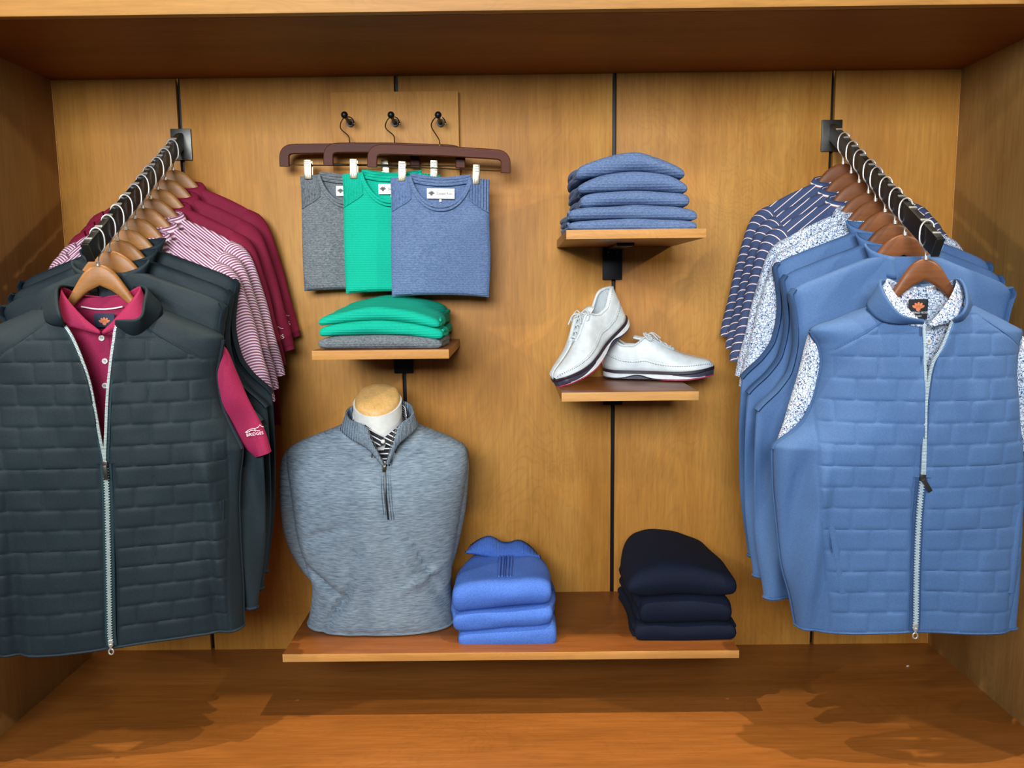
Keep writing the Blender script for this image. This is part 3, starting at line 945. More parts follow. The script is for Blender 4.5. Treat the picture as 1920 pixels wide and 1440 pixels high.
# ---- polos worn under the two front vests
def inner_polo(F, root, mat, P):
    za = [-.065, -.09, -.118, -.15, -.25, -.4, -.68]
    a = pchip(za, [.055, .078, .100, .125, .15, .17, .19])
    bz = pchip([-.7, -.35, -.2, -.12, -.06], [.030, .034, .034, .034, .034])
    def body(u, v):
        z = lerp(-.68, -.065, v)
        an = 2*math.pi*u
        c, s = math.cos(an), math.sin(an)
        x = a(z)*math.copysign(abs(c)**.9, c)
        y = (bz(z) if s < 0 else .015)*math.copysign(abs(s)**.9, s)
        return (x, y+.002*noise(x*15, s, z*12), z)
    # the neck is left open between the collar points
    m = MB()
    def fr(u, v):
        z = lerp(-.68, P['vz'], v)
        s = math.sin((u*2-1)*math.pi/2)
        return (s*a(z), -bz(z)*lens(s, 2.2)+.002*noise(s*3, z*12, 1), z)
    m.grid(40, 50, fr, lambda u, v: (u*.4, lerp(-.68, P['vz'], v)))
    def bk(u, v):
        z = lerp(-.68, -.075, v)
        s = math.sin((u*2-1)*math.pi/2)
        return (s*a(z), .016*lens(s, 2.2), z)
    m.grid(30, 40, bk)
    m.build('body', mat, root)
    def sh(u, v, sd):   # shoulder part beside the opened neck
        z = lerp(P['vz'], -.085, v)
        e = lerp(.012, .07, v)
        x = lerp(e, a(z), u)
        return (sd*x, -bz(z)*lens(x/a(z), 2.2), z)
    m = MB()
    for sd in (1, -1):
        m.grid(16, 16, lambda u, v: sh(u, v, sd))
    m.build('shoulder', mat, root)
    # collar: fold line and outer edge, both halves
    for nm in ('R', 'L'):
        fold = [F(*q[:2], q[2]) for q in P['fold'+nm]]; out = [F(*q[:2], q[2]) for q in P['edge'+nm]]
        loft_strip(fold, out, 44, 6, .003).build('collar', mat, root, solid=.0025, off=0)
    # inside of the back neck with a tape and a label
    pts_t = [F(*q[:2], q[2]) for q in P['inT']]; pts_b = [F(*q[:2], q[2]) for q in P['inB']]
    loft_strip(pts_t, pts_b, 30, 6).build('inner_neck', mat, root, solid=.002)
    if P.get('tape'):
        MB().tube(spline([F(*q[:2], q[2]) for q in P['tape']], 6), .0018, 6).build('neck_tape', MAT['thread'], root)
    lx0, ly0, lx1, ly1, ly_, lmat = P['label']
    A, Bq = F(lx0, ly0, ly_), F(lx1, ly1, ly_)
    lab = MB().box(A[0], Bq[0], ly_-.0012, ly_, Bq[2], A[2]).build('size_label', lmat, root, smooth=False)
    w_, h_ = Bq[0]-A[0], A[2]-Bq[2]
    m = MB(); emblem(m, ((A[0]+Bq[0])/2, Bq[2]+h_*P.get('emb', .5)), h_*P.get('er', .42), ly_-.0014)
    m.build('emblem', MAT['orange'], lab, smooth=False)
    if P.get('ltext'):
        m = MB()
        v, f = text_mesh('DONALD ROSS', w_*.15, .0002)
        m.add([((A[0]+Bq[0])/2+p[0], ly_-.0016-p[2], Bq[2]+h_*.32+p[1]) for p in v], f)
        v, f = text_mesh('SPORT', w_*.13, .0002)
        m.add([((A[0]+Bq[0])/2+p[0], ly_-.0016-p[2], Bq[2]+h_*.14+p[1]) for p in v], f)
        m.build('lettering', MAT['thread'], lab, smooth=False)
    # placket and buttons
    pl = [F(*q, -.036) for q in P['placket']]
    line = [(p[0], -bz(p[2])-.002, p[2]) for p in pl]
    MB().tube(spline(line, 8), .014, 8, flat=(1, .12)).build('placket', mat, root)
    for q in P['buttons']:
        c = F(*q, -.038)
        y = -bz(c[2])-.0042
        bt = MB().grid(14, 4, lambda u, v: (c[0]+[.0058, .0062, .0062, .0045, .0040][int(round(v*4))]*math.cos(2*math.pi*u), y-[0, .0004, .002, .0022, .0014][int(round(v*4))], c[2]+[.0058, .0062, .0062, .0045, .0040][int(round(v*4))]*math.sin(2*math.pi*u)), wrap_u=True, cap=True).build('button', MAT['button'], root)
        m = MB()
        for dx, dz in ((-.0013, -.0013), (.0013, -.0013), (-.0013, .0013), (.0013, .0013)):
            m.box(c[0]+dx-.0007, c[0]+dx+.0007, y-.0022, y-.0010, c[2]+dz-.0007, c[2]+dz+.0007)
        m.build('thread_holes', MAT['blacklabel'], bt, smooth=False)['kind'] = 'stuff'
    # sleeves
    for sd, key in ((1, 'slvR'), (-1, 'slvL')):
        if key not in P: continue
        S = P[key]
        outer = resample(spline([F(*q, S['y']) for q in S['outer']], 8), 31); inner = resample(spline([F(*q, S['y']) for q in S['inner']], 8), 31)
        def slv(u, v):
            i = int(round(v*30))
            an = 2*math.pi*u
            c, s = math.cos(an), math.sin(an)
            mm, hh = (outer[i]+inner[i])/2, (outer[i]-inner[i])/2
            p = mm+hh*math.copysign(abs(c)**.8, c)
            y = S['y']+S['t']*s*(1+.2*math.sin(v*5))+.006*noise(p[0]*26, s*1.2, p[2]*16)
            return (p[0], y, p[2])
        so = MB().grid(30, 30, slv, lambda u, v: (u*.2, v*.25), wrap_u=True, cap=True).build('sleeve', mat, root)
        if S.get('logo'):
            c = F(*S['logo'], S['y']-S['t']-.004)
            M = Matrix.Translation(c) @ Matrix.Rotation(-.12, 4, 'Y') @ Matrix.Scale(.62, 4)
            sleeve_logo(so, M, MAT['thread'])
ip = thing('polo_shirt', 'raspberry polo with white buttons inside the front dark slate vest', 'polo shirt', LF.o, (0, 0, .12))
inner_polo(LF, ip, MAT['pink'], dict(
    vz=LF(190, 622, -.05)[2],
    foldR=[(197, 556, .03), (235, 550, .02), (262, 537, -.01), (252, 556, -.045), (222, 592, -.064), (192, 622, -.070)],
    edgeR=[(197, 566, .04), (240, 566, .03), (276, 562, -.012), (266, 602, -.066), (236, 612, -.070), (194, 627, -.072)],
    foldL=[(193, 556, .03), (150, 552, .02), (116, 538, -.01), (126, 560, -.045), (158, 596, -.064), (189, 622, -.070)],
    edgeL=[(193, 566, .04), (140, 566, .03), (100, 562, -.012), (112, 602, -.066), (142, 615, -.070), (188, 627, -.072)],
    inT=[(128, 552, .012), (160, 556, .026), (195, 557, .03), (230, 554, .026), (256, 548, .012)],
    inB=[(136, 602, .010), (160, 622, .012), (195, 632, .012), (230, 622, .012), (252, 602, .010)],
    tape=[(152, 575, .006), (175, 579, .010), (195, 580, .011), (215, 578, .010), (230, 575, .006)],
    label=(176, 588, 216, 613, .004, MAT['navylabel']), emb=.30, er=.42,
    placket=[(192, 628), (197, 700), (201, 790), (203, 880)], buttons=[(191, 634), (197, 677), (197, 723)],
    slvR=dict(y=.014, t=.021, outer=[(405, 640), (425, 655), (447, 705), (470, 755), (496, 805), (509, 846)], inner=[(395, 700), (400, 740), (415, 780), (438, 815), (458, 838), (478, 857)], logo=(477, 808)),
    slvL=dict(y=.014, t=.021, outer=[(-20, 640), (-50, 660), (-80, 720), (-100, 780), (-120, 850)], inner=[(0, 720), (-10, 760), (-20, 800), (-40, 840), (-70, 870)])))
ir = thing('polo_shirt', 'white polo with small blue floral print inside the front steel blue vest', 'polo shirt', RF.o, (0, 0, -.03))
inner_polo(RF, ir, MAT['floral'], dict(
    vz=RF(1740, 608, -.05)[2],
    foldR=[(1727, 540, .03), (1765, 534, .02), (1792, 524, -.01), (1786, 548, -.045), (1766, 580, -.064), (1742, 608, -.070)],
    edgeR=[(1727, 552, .04), (1768, 550, .03), (1808, 540, -.012), (1800, 585, -.066), (1784, 602, -.070), (1746, 614, -.072)],
    foldL=[(1723, 540, .03), (1690, 534, .02), (1664, 523, -.01), (1676, 548, -.045), (1702, 578, -.064), (1730, 606, -.070)],
    edgeL=[(1723, 552, .04), (1684, 550, .03), (1648, 545, -.012), (1660, 578, -.066), (1690, 604, -.070), (1726, 614, -.072)],
    inT=[(1668, 534, .012), (1695, 536, .026), (1725, 538, .03), (1758, 534, .026), (1784, 530, .012)],
    inB=[(1676, 590, .010), (1700, 610, .012), (1725, 622, .012), (1760, 612, .012), (1780, 590, .010)],
    label=(1704, 561, 1738, 598, .003, MAT['blacklabel']), emb=.52, er=.33, ltext=True,
    placket=[(1742, 614), (1740, 680), (1734, 760), (1728, 880)], buttons=[(1741, 640)],
    slvR=dict(y=.014, t=.020, outer=[(1912, 625), (1930, 645), (1945, 700), (1955, 770), (1962, 840)], inner=[(1890, 690), (1895, 740), (1900, 790), (1905, 830), (1912, 845)]),
    slvL=dict(y=.014, t=.020, outer=[(1528, 615), (1516, 628), (1500, 690), (1484, 745), (1470, 790), (1456, 832)], inner=[(1550, 690), (1545, 720), (1535, 750), (1520, 785), (1500, 812), (1478, 838)])))

# ---- softer garments behind, one per hanger
bp = soft_polo('polo_shirt', 'x', 'polo shirt', MAT['burg'], MAT['burg'], MAT['thread'])
sp = soft_polo('polo_shirt', 'x', 'polo shirt', MAT['stripe_pink'], MAT['stripe_pink'], MAT['thread'])
dv = soft_vest('quilted_vest', 'x', 'vest', MAT['slate'], MAT['slate_side'], MAT['slate_trim'])
np_ = soft_polo('polo_shirt', 'x', 'polo shirt', MAT['stripe_navy'], MAT['stripe_navy'], None)
fp = soft_polo('polo_shirt', 'x', 'polo shirt', MAT['floral'], MAT['floral'], None)
bv = soft_vest('quilted_vest', 'x', 'vest', MAT['steel'], MAT['steel_side'], MAT['steel_trim'])
def place(protos, Ys, side):
    used = {}
    for Y, (pr, lab, grp, yaw) in zip(Ys, protos):
        loc = (side*RAILX, Y, hz(Y, side)); rot = (0, random.uniform(-.015, .015), yaw)
        if pr.name in used:
            dup(pr, loc, rot, lab, grp)
        else:
            used[pr.name] = 1
            pr.location = loc; pr.rotation_euler = rot; pr['label'] = lab; pr['group'] = grp
G1, G2, G3 = 'burgundy polos on the left rail', 'striped polos on the left rail', 'dark vests on the left rail'
place([(bp, 'burgundy polo hanging nearest the back wall on the left rail', G1, .10),
       (bp, 'burgundy polo between two other burgundy polos on the left rail', G1, .07),
       (bp, 'burgundy polo next to the pink striped polos on the left rail', G1, .05),
       (sp, 'pink and white striped polo touching the burgundy polos', G2, .09),
       (sp, 'pink and white striped polo in the middle of the three striped ones', G2, .06),
       (sp, 'pink and white striped polo next to the dark slate vests', G2, .04),
       (dv, 'dark slate vest directly in front of the striped polos', G3, .10),
       (dv, 'dark slate vest, second behind the front one on the left rail', G3, .08),
       (dv, 'dark slate vest directly behind the front one on the left rail', G3, .05)], YL, -1)
G1, G2, G3 = 'navy striped polos on the right rail', 'floral polos on the right rail', 'steel blue vests on the right rail'
place([(np_, 'navy polo with white pinstripes hanging nearest the back wall on the right rail', G1, -.08),
       (np_, 'navy pinstriped polo in the middle of the three striped ones on the right rail', G1, -.06),
       (np_, 'navy pinstriped polo next to the floral polos on the right rail', G1, -.03),
       (fp, 'white and blue floral polo touching the navy pinstriped polos', G2, -.06),
       (fp, 'white and blue floral polo next to the hanging steel blue vests', G2, -.03),
       (bv, 'steel blue vest directly in front of the floral polos', G3, -.08),
       (bv, 'steel blue vest, second behind the front one on the right rail', G3, -.06),
       (bv, 'steel blue vest directly behind the front one on the right rail', G3, -.02)], YR, 1)

# ------------------------------------------------------------------ hook board and clip hangers
tl, br = at(619, 173, -.022), at(862, 334, -.022)
hb = thing('hook_board', 'wooden wall board with three black ball-tipped hooks', 'hook board', ((tl[0]+br[0])/2, 0, (tl[2]+br[2])/2))
hw, hh = (br[0]-tl[0])/2, (tl[2]-br[2])/2
MB().box(-hw, hw, -.022, -.0005, -hh, hh, .0015).build('board', MAT['wall'], hb)
PEGS = []
for px, py in ((657, 231), (741, 231), (826, 231)):
    p = at(px, py, -.022)
    x, z = p[0]-hb.location.x, p[2]-hb.location.z
    k = MB().tube([(x, -.0225, z), (x, -.030, z)], .0105, 14).tube([(x, -.030, z), (x, -.060, z+.001), (x+.0015, -.098, z+.004)], [.0062, .0045, .0042], 10).build('hook', MAT['black'], hb)
    MB().sphere((x+.0015, -.104, z+.0045), .0094, 14).build('ball_tip', MAT['black'], k)
    PEGS.append((p[0], p[2]))

def clip_hanger(px_left, px_mid, y_mid, Y, yaw, roll, clips, peg, label):
    """wooden bar hanger with bent-down ends, steel rod and two clips"""
    c = at(px_mid, y_mid, Y)
    r = thing('clip_hanger', label, 'hanger', c, (0, roll, yaw), 'wooden clip hangers on the hook board')
    hwid = .192
    def fn(u, v):     # bar: arch with turned down ends, swept rectangle
        return None
    path = [(-hwid+.0135, -.040), (-hwid+.0135, -.022), (-hwid+.0155, -.006), (-hwid+.026, .004), (-hwid+.05, .0070), (-.06, .0085), (0, .0095), (.06, .0085), (hwid-.05, .0070), (hwid-.026, .004), (hwid-.0155, -.006), (hwid-.0135, -.022), (hwid-.0135, -.040)]
    P = resample(spline(path, 8), 73)
    m = MB()
    V, Fs = [], []
    for i, p in enumerate(P):
        a, b = P[max(i-1, 0)], P[min(i+1, 72)]
        t = (b-a)/np.linalg.norm(b-a); n = np.array([-t[1], t[0]])
        h_ = .0132
        c_, t_ = .002, .0058
        ring = [(p[0]+n[0]*dn, dy, p[1]+n[1]*dn) for dn, dy in ((h_-c_, -t_), (h_, -t_+c_), (h_, t_-c_), (h_-c_, t_), (-h_+c_, t_), (-h_, t_-c_), (-h_, -t_+c_), (-h_+c_, -t_))]
        V += ring
    for i in range(72):
        for k in range(8):
            Fs.append((i*8+k, i*8+(k+1) % 8, (i+1)*8+(k+1) % 8, (i+1)*8+k))
    Fs.append(tuple(range(8))); Fs.append(tuple(range(72*8, 73*8)))
    m.add(V, Fs).build('bar', MAT['bar'], r, angle=25)
    MB().tube([(-hwid+.012, 0, -.036), (hwid-.012, 0, -.036)], .0017, 8).build('rod', MAT['brass'], r)
    # hook up to the peg
    pk = Vector((peg[0], -.05, peg[1]))
    inv = (Matrix.Translation(Vector(c)) @ Matrix.Rotation(yaw, 4, 'Z') @ Matrix.Rotation(roll, 4, 'Y')).inverted()
    q = inv @ pk
    top = q.z
    pts = [(0, 0, .008), (0, 0, .03), (-.004, q.y*.3, .044), (q.x-.020, q.y*.7, top-.022), (q.x-.0205, q.y*.9, top-.006), (q.x-.010, q.y, top+.0095), (q.x+.004, q.y, top+.0105), (q.x+.013, q.y-.004, top+.004), (q.x+.018, q.y-.01, top-.009)]
    hk = MB().tube(spline(pts, 6), .0017, 8).build('hook', MAT['brass'], r)
    MB().sphere(pts[-1], .0028, 8).build('hook_tip', MAT['brass'], hk)
    for cxp, cyp in clips:
        w_ = at(cxp, cyp, Y)
        lx = (w_[0]-c[0])
        cl = MB().box(lx-.0095, lx+.0095, -.0195, -.0150, -.076, -.024, .001).box(lx-.0095, lx+.0095, .0055, .0100, -.076, -.024, .001).box(lx-.008, lx+.008, -.0152, .0057, -.041, -.031, .001).build('clip', MAT['brass'], r)
        m = MB()
        for k in range(4):
            m.box(lx-.0078, lx+.0078, -.0204, -.0196, -.031-k*.0042, -.0288-k*.0042)
        for k in (-1, 0, 1):
            m.box(lx+k*.005-.0006, lx+k*.005+.0006, -.0204, -.0196, -.073, -.050)
        m.build('grip_ridges', MAT['steelb'], cl, smooth=False)['kind'] = 'stuff'
    return r, c

def hung_sweater(label, mats, L, R, T, Bt, Y, yaw, roll):
    mat, rib = mats
    tl, br = at(L, T, Y), at(R, Bt, Y)
    c = ((tl[0]+br[0])/2, Y, tl[2])
    r = thing('crewneck_sweater', label, 'sweater', c, (0, roll, yaw), 'folded sweaters clipped to the hook board')
    hw = (br[0]-tl[0])/2; Hh = tl[2]-br[2]
    nk, nd = hw*.60, .078          # half width and depth of the neckline
    def topz(x):
        a = abs(x)
        if a >= nk: return -.004*((a-nk)/(hw-nk))-.002
        return -nd*(1-(a/nk)**2.3)**.75
    def front(u, v, y0=-.011):
        x = lerp(-hw, hw, u)
        zt, zb = topz(x), -Hh+.006*math.sin(u*3)
        t = v
        z = lerp(zb, zt, t)
        xx = x*(1+.012*math.sin(z*22))+.002*noise(z*9, 3, hw)
        e = (1-abs(2*u-1)**10)**.5
        nose = math.sqrt(max(0, 1-(max(0, (zb+.012-z))/.012)**2))
        y = (y0-.004*math.sin(math.pi*u)-.003*noise(x*9, z*7, hw*90))*e*nose
        return (xx, y, z)
    nU, nV = 60, 60
    m = MB().grid(nU, nV, front)
    m.grid(nU, nV, lambda u, v: (front(u, v)[0], -front(u, v)[1]*.9+.002, (lambda p: p)(lerp(-Hh+.006*math.sin(u*3), -.004, v))))
    m.build('body', mat, r)
    # ribbed raglan shoulders, slightly proud
    for sd in (1, -1):
        def rg(u, v):
            x = lerp(nk*.98, hw*.985, u)
            zt = topz(x)-.001
            zl = lerp(-.058, -.092, u**.8)
            z = lerp(zl, zt, v)
            uu = (sd*x+hw)/(2*hw)
            e = (1-abs(2*uu-1)**10)**.5
            return (sd*x*(1+.012*math.sin(z*22)), (-.011-.004*math.sin(math.pi*uu))*e-.0022-.0008*math.sin(x*2*math.pi/.0075), z)
        MB().grid(36, 20, rg).build('shoulder_panel', rib, r)
        seam = [rg(u, 0) for u in np.linspace(0, 1, 16)]
        MB().tube([(p[0], p[1]-.0005, p[2]) for p in seam], .0016, 6).build('raglan_seam', mat, r)
    # crew collar: two rolled rows along the neckline
    for k, (dz, rr) in enumerate(((.001, .0042), (-.0075, .0036))):
        pts = []
        for x in np.linspace(-nk, nk, 41):
            s = x/nk
            z = -nd*(1-abs(s)**2.3)**.75+dz-.003
            pts.append((x*(1+.02*k), -.0155-.003*(1-s*s), z))
        MB().tube(pts, rr, 8, flat=(1, .8)).build('collar_rib', mat, r)
    # inside of the back neck and its band
    def inn(u, v):
        x = lerp(-nk*1.02, nk*1.02, u)
        z = lerp(-nd*1.0, .004+.004*math.cos(u*6), v)
        return (x, .002-.003*math.sin(math.pi*u), z)
    MB().grid(20, 12, inn).build('inner_back', mat, r)
    for k in range(3):
        pts = [(x, -.002-.003*math.sin(math.pi*(x/nk+1)/2), .004-.0075*k-.010*(1-(x/nk)**2)) for x in np.linspace(-nk, nk, 24)]
        MB().tube(pts, .0042, 8).build('back_band', mat, r)
    lab = MB().box(-.036, .038, -.0085, -.0072, -.058, -.031, .0004).build('brand_label', MAT['paper'], r)
    m = MB(); emblem(m, (-.024, -.047), .009, -.0088); m.build('emblem', MAT['ink'], lab, smooth=False)
    v, f = text_mesh('Donald Ross', .0092, .0002)
    MB().add([(p[0]*.9+.011, -.0090-p[2], p[1]-.0445) for p in v], f).build('lettering', MAT['ink'], lab, smooth=False)
    MB().box(-.003, .003, -.0078, -.0070, -.066, -.0595).build('size_tag', MAT['paper'], r)
    return r
clip_hanger(519, 656, 285, -.052, .05, .01, [(581, 328), (723, 322)], PEGS[0], 'reddish wooden clip hanger holding the grey sweater')
clip_hanger(602, 740, 284, -.080, .05, .02, [(666, 320), (815, 322)], PEGS[1], 'reddish wooden clip hanger holding the green sweater')
clip_hanger(690, 824, 290, -.108, .05, .045, [(757, 325), (895, 333)], PEGS[2], 'dark wooden clip hanger holding the blue sweater')
hung_sweater('heather grey crewneck sweater, leftmost of the three clipped to the hook board', (MAT['knit_grey'], MAT['rib_grey']), 564, 752, 329, 545, -.052, .05, .01)
hung_sweater('jade green crewneck sweater clipped between the grey and blue ones', (MAT['knit_green'], MAT['rib_green']), 643, 831, 325, 549, -.082, .05, .01)
hung_sweater('heather blue crewneck sweater with a white neck label, clipped to the front hanger', (MAT['knit_blue'], MAT['rib_blue']), 733, 922, 333, 556, -.112, .05, .02)

# ------------------------------------------------------------------ folded sweaters
def folded(label, group, mat, Yf, depth, top, bot, rise=0.0, seed=0, side=None, name='folded_sweater', noseR=.02, backdrop=0.0, taper=0.0):
    T = [at(px, py, Yf) for px, py in top]; Bq = [at(px, py, Yf) for px, py in bot]
    xl = (T[0][0]+Bq[0][0])/2; xr = (T[-1][0]+Bq[-1][0])/2
    zt, zb = pchip([p[0] for p in T], [p[2] for p in T]), pchip([p[0] for p in Bq], [p[2] for p in Bq])
    o = ((xl+xr)/2, Yf, Bq[len(Bq)//2][2])
    r = thing(name, label, 'sweater', o, (0, 0, 0), group)
    NA, NL = 12, 14
    ring = []
    for k in range(NA+1):     # front nose, bottom to top
        an = -math.pi/2+math.pi*k/NA
        ring.append((0, math.cos(an), math.sin(an)))
    for k in range(1, NL): ring.append((1, k/NL, 1.0))
    for k in range(NA+1):
        an = math.pi/2-math.pi*k/NA
        ring.append((2, math.cos(an), math.sin(an)))
    for k in range(1, NL): ring.append((1, 1-k/NL, -1.0))
    n = len(ring)
    def fn(u, v):
        i = int(round(u*n)) % n
        kind, a, s = ring[i]
        t = -math.cos(math.pi*v)
        e = (1-abs(t)**16)**(1/2.6)
        e = max(e, .02)
        x = (xl+xr)/2+t*(xr-xl)/2
        h = (zt(x)-zb(x))/2; mid = (zt(x)+zb(x))/2
        nr = min(noseR, h*1.1)
        y0, y1 = Yf+nr+(1-e)*.010, Yf+depth-nr-(1-e)*.010
        if kind == 0: y = y0-nr*a*(.4+.6*e)
        elif kind == 2: y = y1+nr*a*(.4+.6*e)
        else: y = lerp(y0, y1, a)
        w_ = (y-Yf)/depth
        up = rise*w_*(1 if s > 0 else 0)*e
        z = mid+h*s*e+up-backdrop*w_*(1 if s > 0 else 0)
        z += .0022*noise(x*16+seed, y*16, seed*1.3+(2 if s > 0 else 0))*(1 if abs(s) > .3 else .6)
        x = (xl+xr)/2+(x-(xl+xr)/2)*(1-taper*max(0, w_-.45)**1.5)
        return (x-o[0]+.002*noise(seed, y*20, z*30), y-Yf+.003*noise(x*11, seed, s)*(1 if kind == 0 else 0), z-o[2])
    MB().grid(n, 46, fn, wrap_u=True, cap=True).build('body', mat, r)
    if side:
        for sd in side:
            x = (xl if sd < 0 else xr)-o[0]
            xe = xl+.01 if sd < 0 else xr-.01
            h = (zt(xe)-zb(xe)); zm = (zt(xe)+zb(xe))/2-o[2]
            for kk, rad in ((.22, .27), (-.24, .25)):
                pts = [(x-sd*(.006-.005*math.sin(t*5+seed+kk)), lerp(.03, depth-.02, t), zm+kk*h+rise*t*.5+.002*math.sin(t*7+seed)) for t in np.linspace(0, 1, 14)]
                rads = [h*rad*(.55+.45*min(1, t*6)) for t in np.linspace(0, 1, 14)]
                MB().tube(pts, rads, 10, flat=(1.0, 1.0)).build('side_fold', mat, r)
    return r, fn, o

UR = -.385
cur = [[(1066, 433), (1120, 433), (1190, 432.5), (1260, 432.5), (1310, 432)],
       [(1067, 414), (1120, 411), (1190, 409), (1260, 410), (1310, 413)],
       [(1069, 392), (1120, 387), (1190, 384), (1260, 386), (1311, 394)]]
G = 'heather blue sweaters stacked on the upper shelf'
names5 = ['bottom one of five heather blue folded sweaters on the upper shelf', 'second from the bottom of five heather blue folded sweaters', 'middle one of five heather blue folded sweaters on the upper shelf', 'second from the top of five heather blue folded sweaters', 'top one of five heather blue folded sweaters on the upper shelf']
folded(names5[0], G, MAT['knit_blue'], UR, .33, cur[1], cur[0], 0, 1, (-1,))
folded(names5[1], G, MAT['knit_blue'], UR, .33, cur[2], cur[1], 0, 2, (-1,))
folded(names5[2], G, MAT['knit_blue'], UR+.012, .30, [(1088, 367), (1130, 359), (1190, 356), (1250, 358), (1294, 364)], [(1088, 388), (1130, 386), (1190, 384), (1250, 385.5), (1294, 388)], 0, 3, (-1,))
folded(names5[3], G, MAT['knit_blue'], UR+.012, .30, [(1084, 344), (1130, 327), (1190, 319), (1250, 326), (1291, 342)], [(1084, 364), (1130, 359), (1190, 356), (1250, 358), (1291, 363)], 0, 4, (-1,))
folded(names5[4], G, MAT['knit_blue'], UR+.014, .29, [(1080, 312), (1120, 298), (1160, 287), (1195, 283), (1230, 291), (1286, 316)], [(1080, 338), (1130, 327), (1160, 321), (1190, 319), (1250, 326), (1286, 337)], 0, 5, (-1,))

ML = -.355
G = 'folded sweaters on the small left shelf'
folded('heather grey folded sweater under the two green ones on the left shelf', G, MAT['knit_grey'], ML, .32, [(594, 637), (640, 630), (710, 628), (780, 631), (828, 637)], [(594, 655), (640, 655), (710, 655), (780, 655), (828, 655)], 0, 6, (1,))
folded('lower jade green folded sweater, lying on the grey one', G, MAT['knit_green'], ML, .33, [(595, 615), (640, 606), (700, 601), (760, 605), (829, 619)], [(595, 634), (640, 630), (700, 628), (760, 630), (829, 637)], 0, 7, (1,))
folded('upper jade green folded sweater on top of the left shelf stack', G, MAT['knit_green'], ML, .32, [(595, 596), (640, 586), (700, 576), (760, 582), (824, 600)], [(595, 614), (640, 606), (700, 601), (760, 605), (824, 617)], .028, 8, (1,))

RB = -.345
G = 'royal blue sweaters stacked beside the bust'
folded('bottom one of three royal blue folded sweaters beside the bust', G, MAT['royal'], RB, .30, [(858, 1190), (900, 1186), (950, 1181), (1000, 1178), (1045, 1174)], [(858, 1222), (900, 1221), (950, 1220), (1000, 1219), (1045, 1217)], 0, 11, (-1,))
folded('middle one of three royal blue folded sweaters beside the bust', G, MAT['royal'], RB+.004, .30, [(848, 1157), (890, 1150), (950, 1146), (1000, 1142), (1037, 1138)], [(848, 1189), (890, 1186), (950, 1181), (1000, 1178), (1037, 1174)], 0, 12, (-1, 1))
rt, rfn, ro = folded('top royal blue quarter-zip folded sweater with collar and zip showing', G, MAT['royal'], RB+.008, .295, [(847, 1106), (880, 1098), (950, 1092), (1000, 1090), (1036, 1096)], [(847, 1156), (890, 1150), (950, 1146), (1000, 1142), (1036, 1140)], at(950, 1036, -.10)[2]-at(950, 1092, RB+.008)[2], 13, None, noseR=.034, taper=.9)
def topline(pts, Y, o): return [tuple(at(px, py, Y)-np.array(o)) for px, py in pts]
A = topline([(884, 1023), (900, 1012), (916, 1006), (928, 1010), (938, 1016), (948, 1018), (958, 1017), (968, 1014), (978, 1015), (992, 1024), (1002, 1034)], -.092, ro)
Bc = topline([(872, 1036), (890, 1038), (908, 1042), (924, 1045), (936, 1046), (948, 1047), (960, 1046), (972, 1046), (985, 1045), (998, 1046), (1014, 1044)], -.128, ro)
loft_strip(A, Bc, 60, 6, .014).build('collar', MAT['royal_rib'], rt, solid=.008)
def on_top(px, py):
    """point on the top sweater's upper surface under this pixel"""
    best = None
    for Y in np.linspace(RB+.05, -.09, 60):
        p = at(px, py, Y)
        zs_ = at(950, 1092, RB+.008)[2]+(at(950, 1036, -.10)[2]-at(950, 1092, RB+.008)[2])*(Y-RB-.008)/.295
        if best is None or abs(p[2]-zs_) < best[0]: best = (abs(p[2]-zs_), np.array([p[0], Y, zs_]))
    return best[1]-np.array(ro)
for dx in (-11, -5, 5, 11):
    MB().tube(spline([on_top(949+dx-i*.6, py)+np.array([0, 0, .001]) for i, py in enumerate((1042, 1053, 1064, 1075, 1087))], 6), .0026, 6).build('zip_seam', MAT['royal'], rt)
MB().tube(spline([on_top(949-i*.6, py)+np.array([0, 0, .0005]) for i, py in enumerate((1036, 1050, 1062, 1074, 1086))], 6), .0016, 6).build('zip_line', MAT['royal_rib'], rt)
p = on_top(949, 1036)+np.array([0, 0, .006])
s3 = MB().box(p[0]-.005, p[0]+.005, p[1]-.012, p[1]-.002, p[2]-.004, p[2]+.010, .0012).build('zip_slider', MAT['steelb'], rt)
MB().box(p[0]-.004, p[0]+.004, p[1]-.0155, p[1]-.0125, p[2]-.008, p[2]-.001, .001).build('zip_pull', MAT['chrome'], s3)

NB = -.335
G = 'navy sweaters stacked at the right end of the long shelf'
folded('bottom one of three dark navy folded sweaters on the long shelf', G, MAT['navy'], NB, .30, [(1192, 1178), (1230, 1175), (1290, 1173), (1340, 1172), (1384, 1176)], [(1192, 1208), (1230, 1208), (1290, 1208), (1340, 1207), (1384, 1205)], 0, 21, (-1, 1))
folded('middle one of three dark navy folded sweaters on the long shelf', G, MAT['navy'], NB+.004, .30, [(1200, 1128), (1240, 1125), (1290, 1122), (1340, 1124), (1375, 1130)], [(1200, 1177), (1240, 1175), (1290, 1173), (1340, 1172), (1375, 1175)], 0, 22, (-1,), noseR=.03)
nt, nfn, no = folded('top dark navy folded sweater, slumped, on the long shelf', G, MAT['navy'], NB+.006, .29, [(1178, 1090), (1210, 1070), (1250, 1062), (1300, 1066), (1345, 1078), (1385, 1090)], [(1178, 1122), (1210, 1125), (1250, 1123), (1300, 1122), (1345, 1124), (1385, 1122)], .016, 23, None, noseR=.03, taper=.5)
A = topline([(1192, 1046), (1215, 1036), (1245, 1034), (1275, 1036), (1292, 1042)], -.10, no)
Bc = topline([(1186, 1058), (1215, 1056), (1245, 1055), (1275, 1056), (1300, 1060)], -.13, no)
loft_strip(A, Bc, 40, 5, .012).build('collar', MAT['navy'], nt, solid=.006)
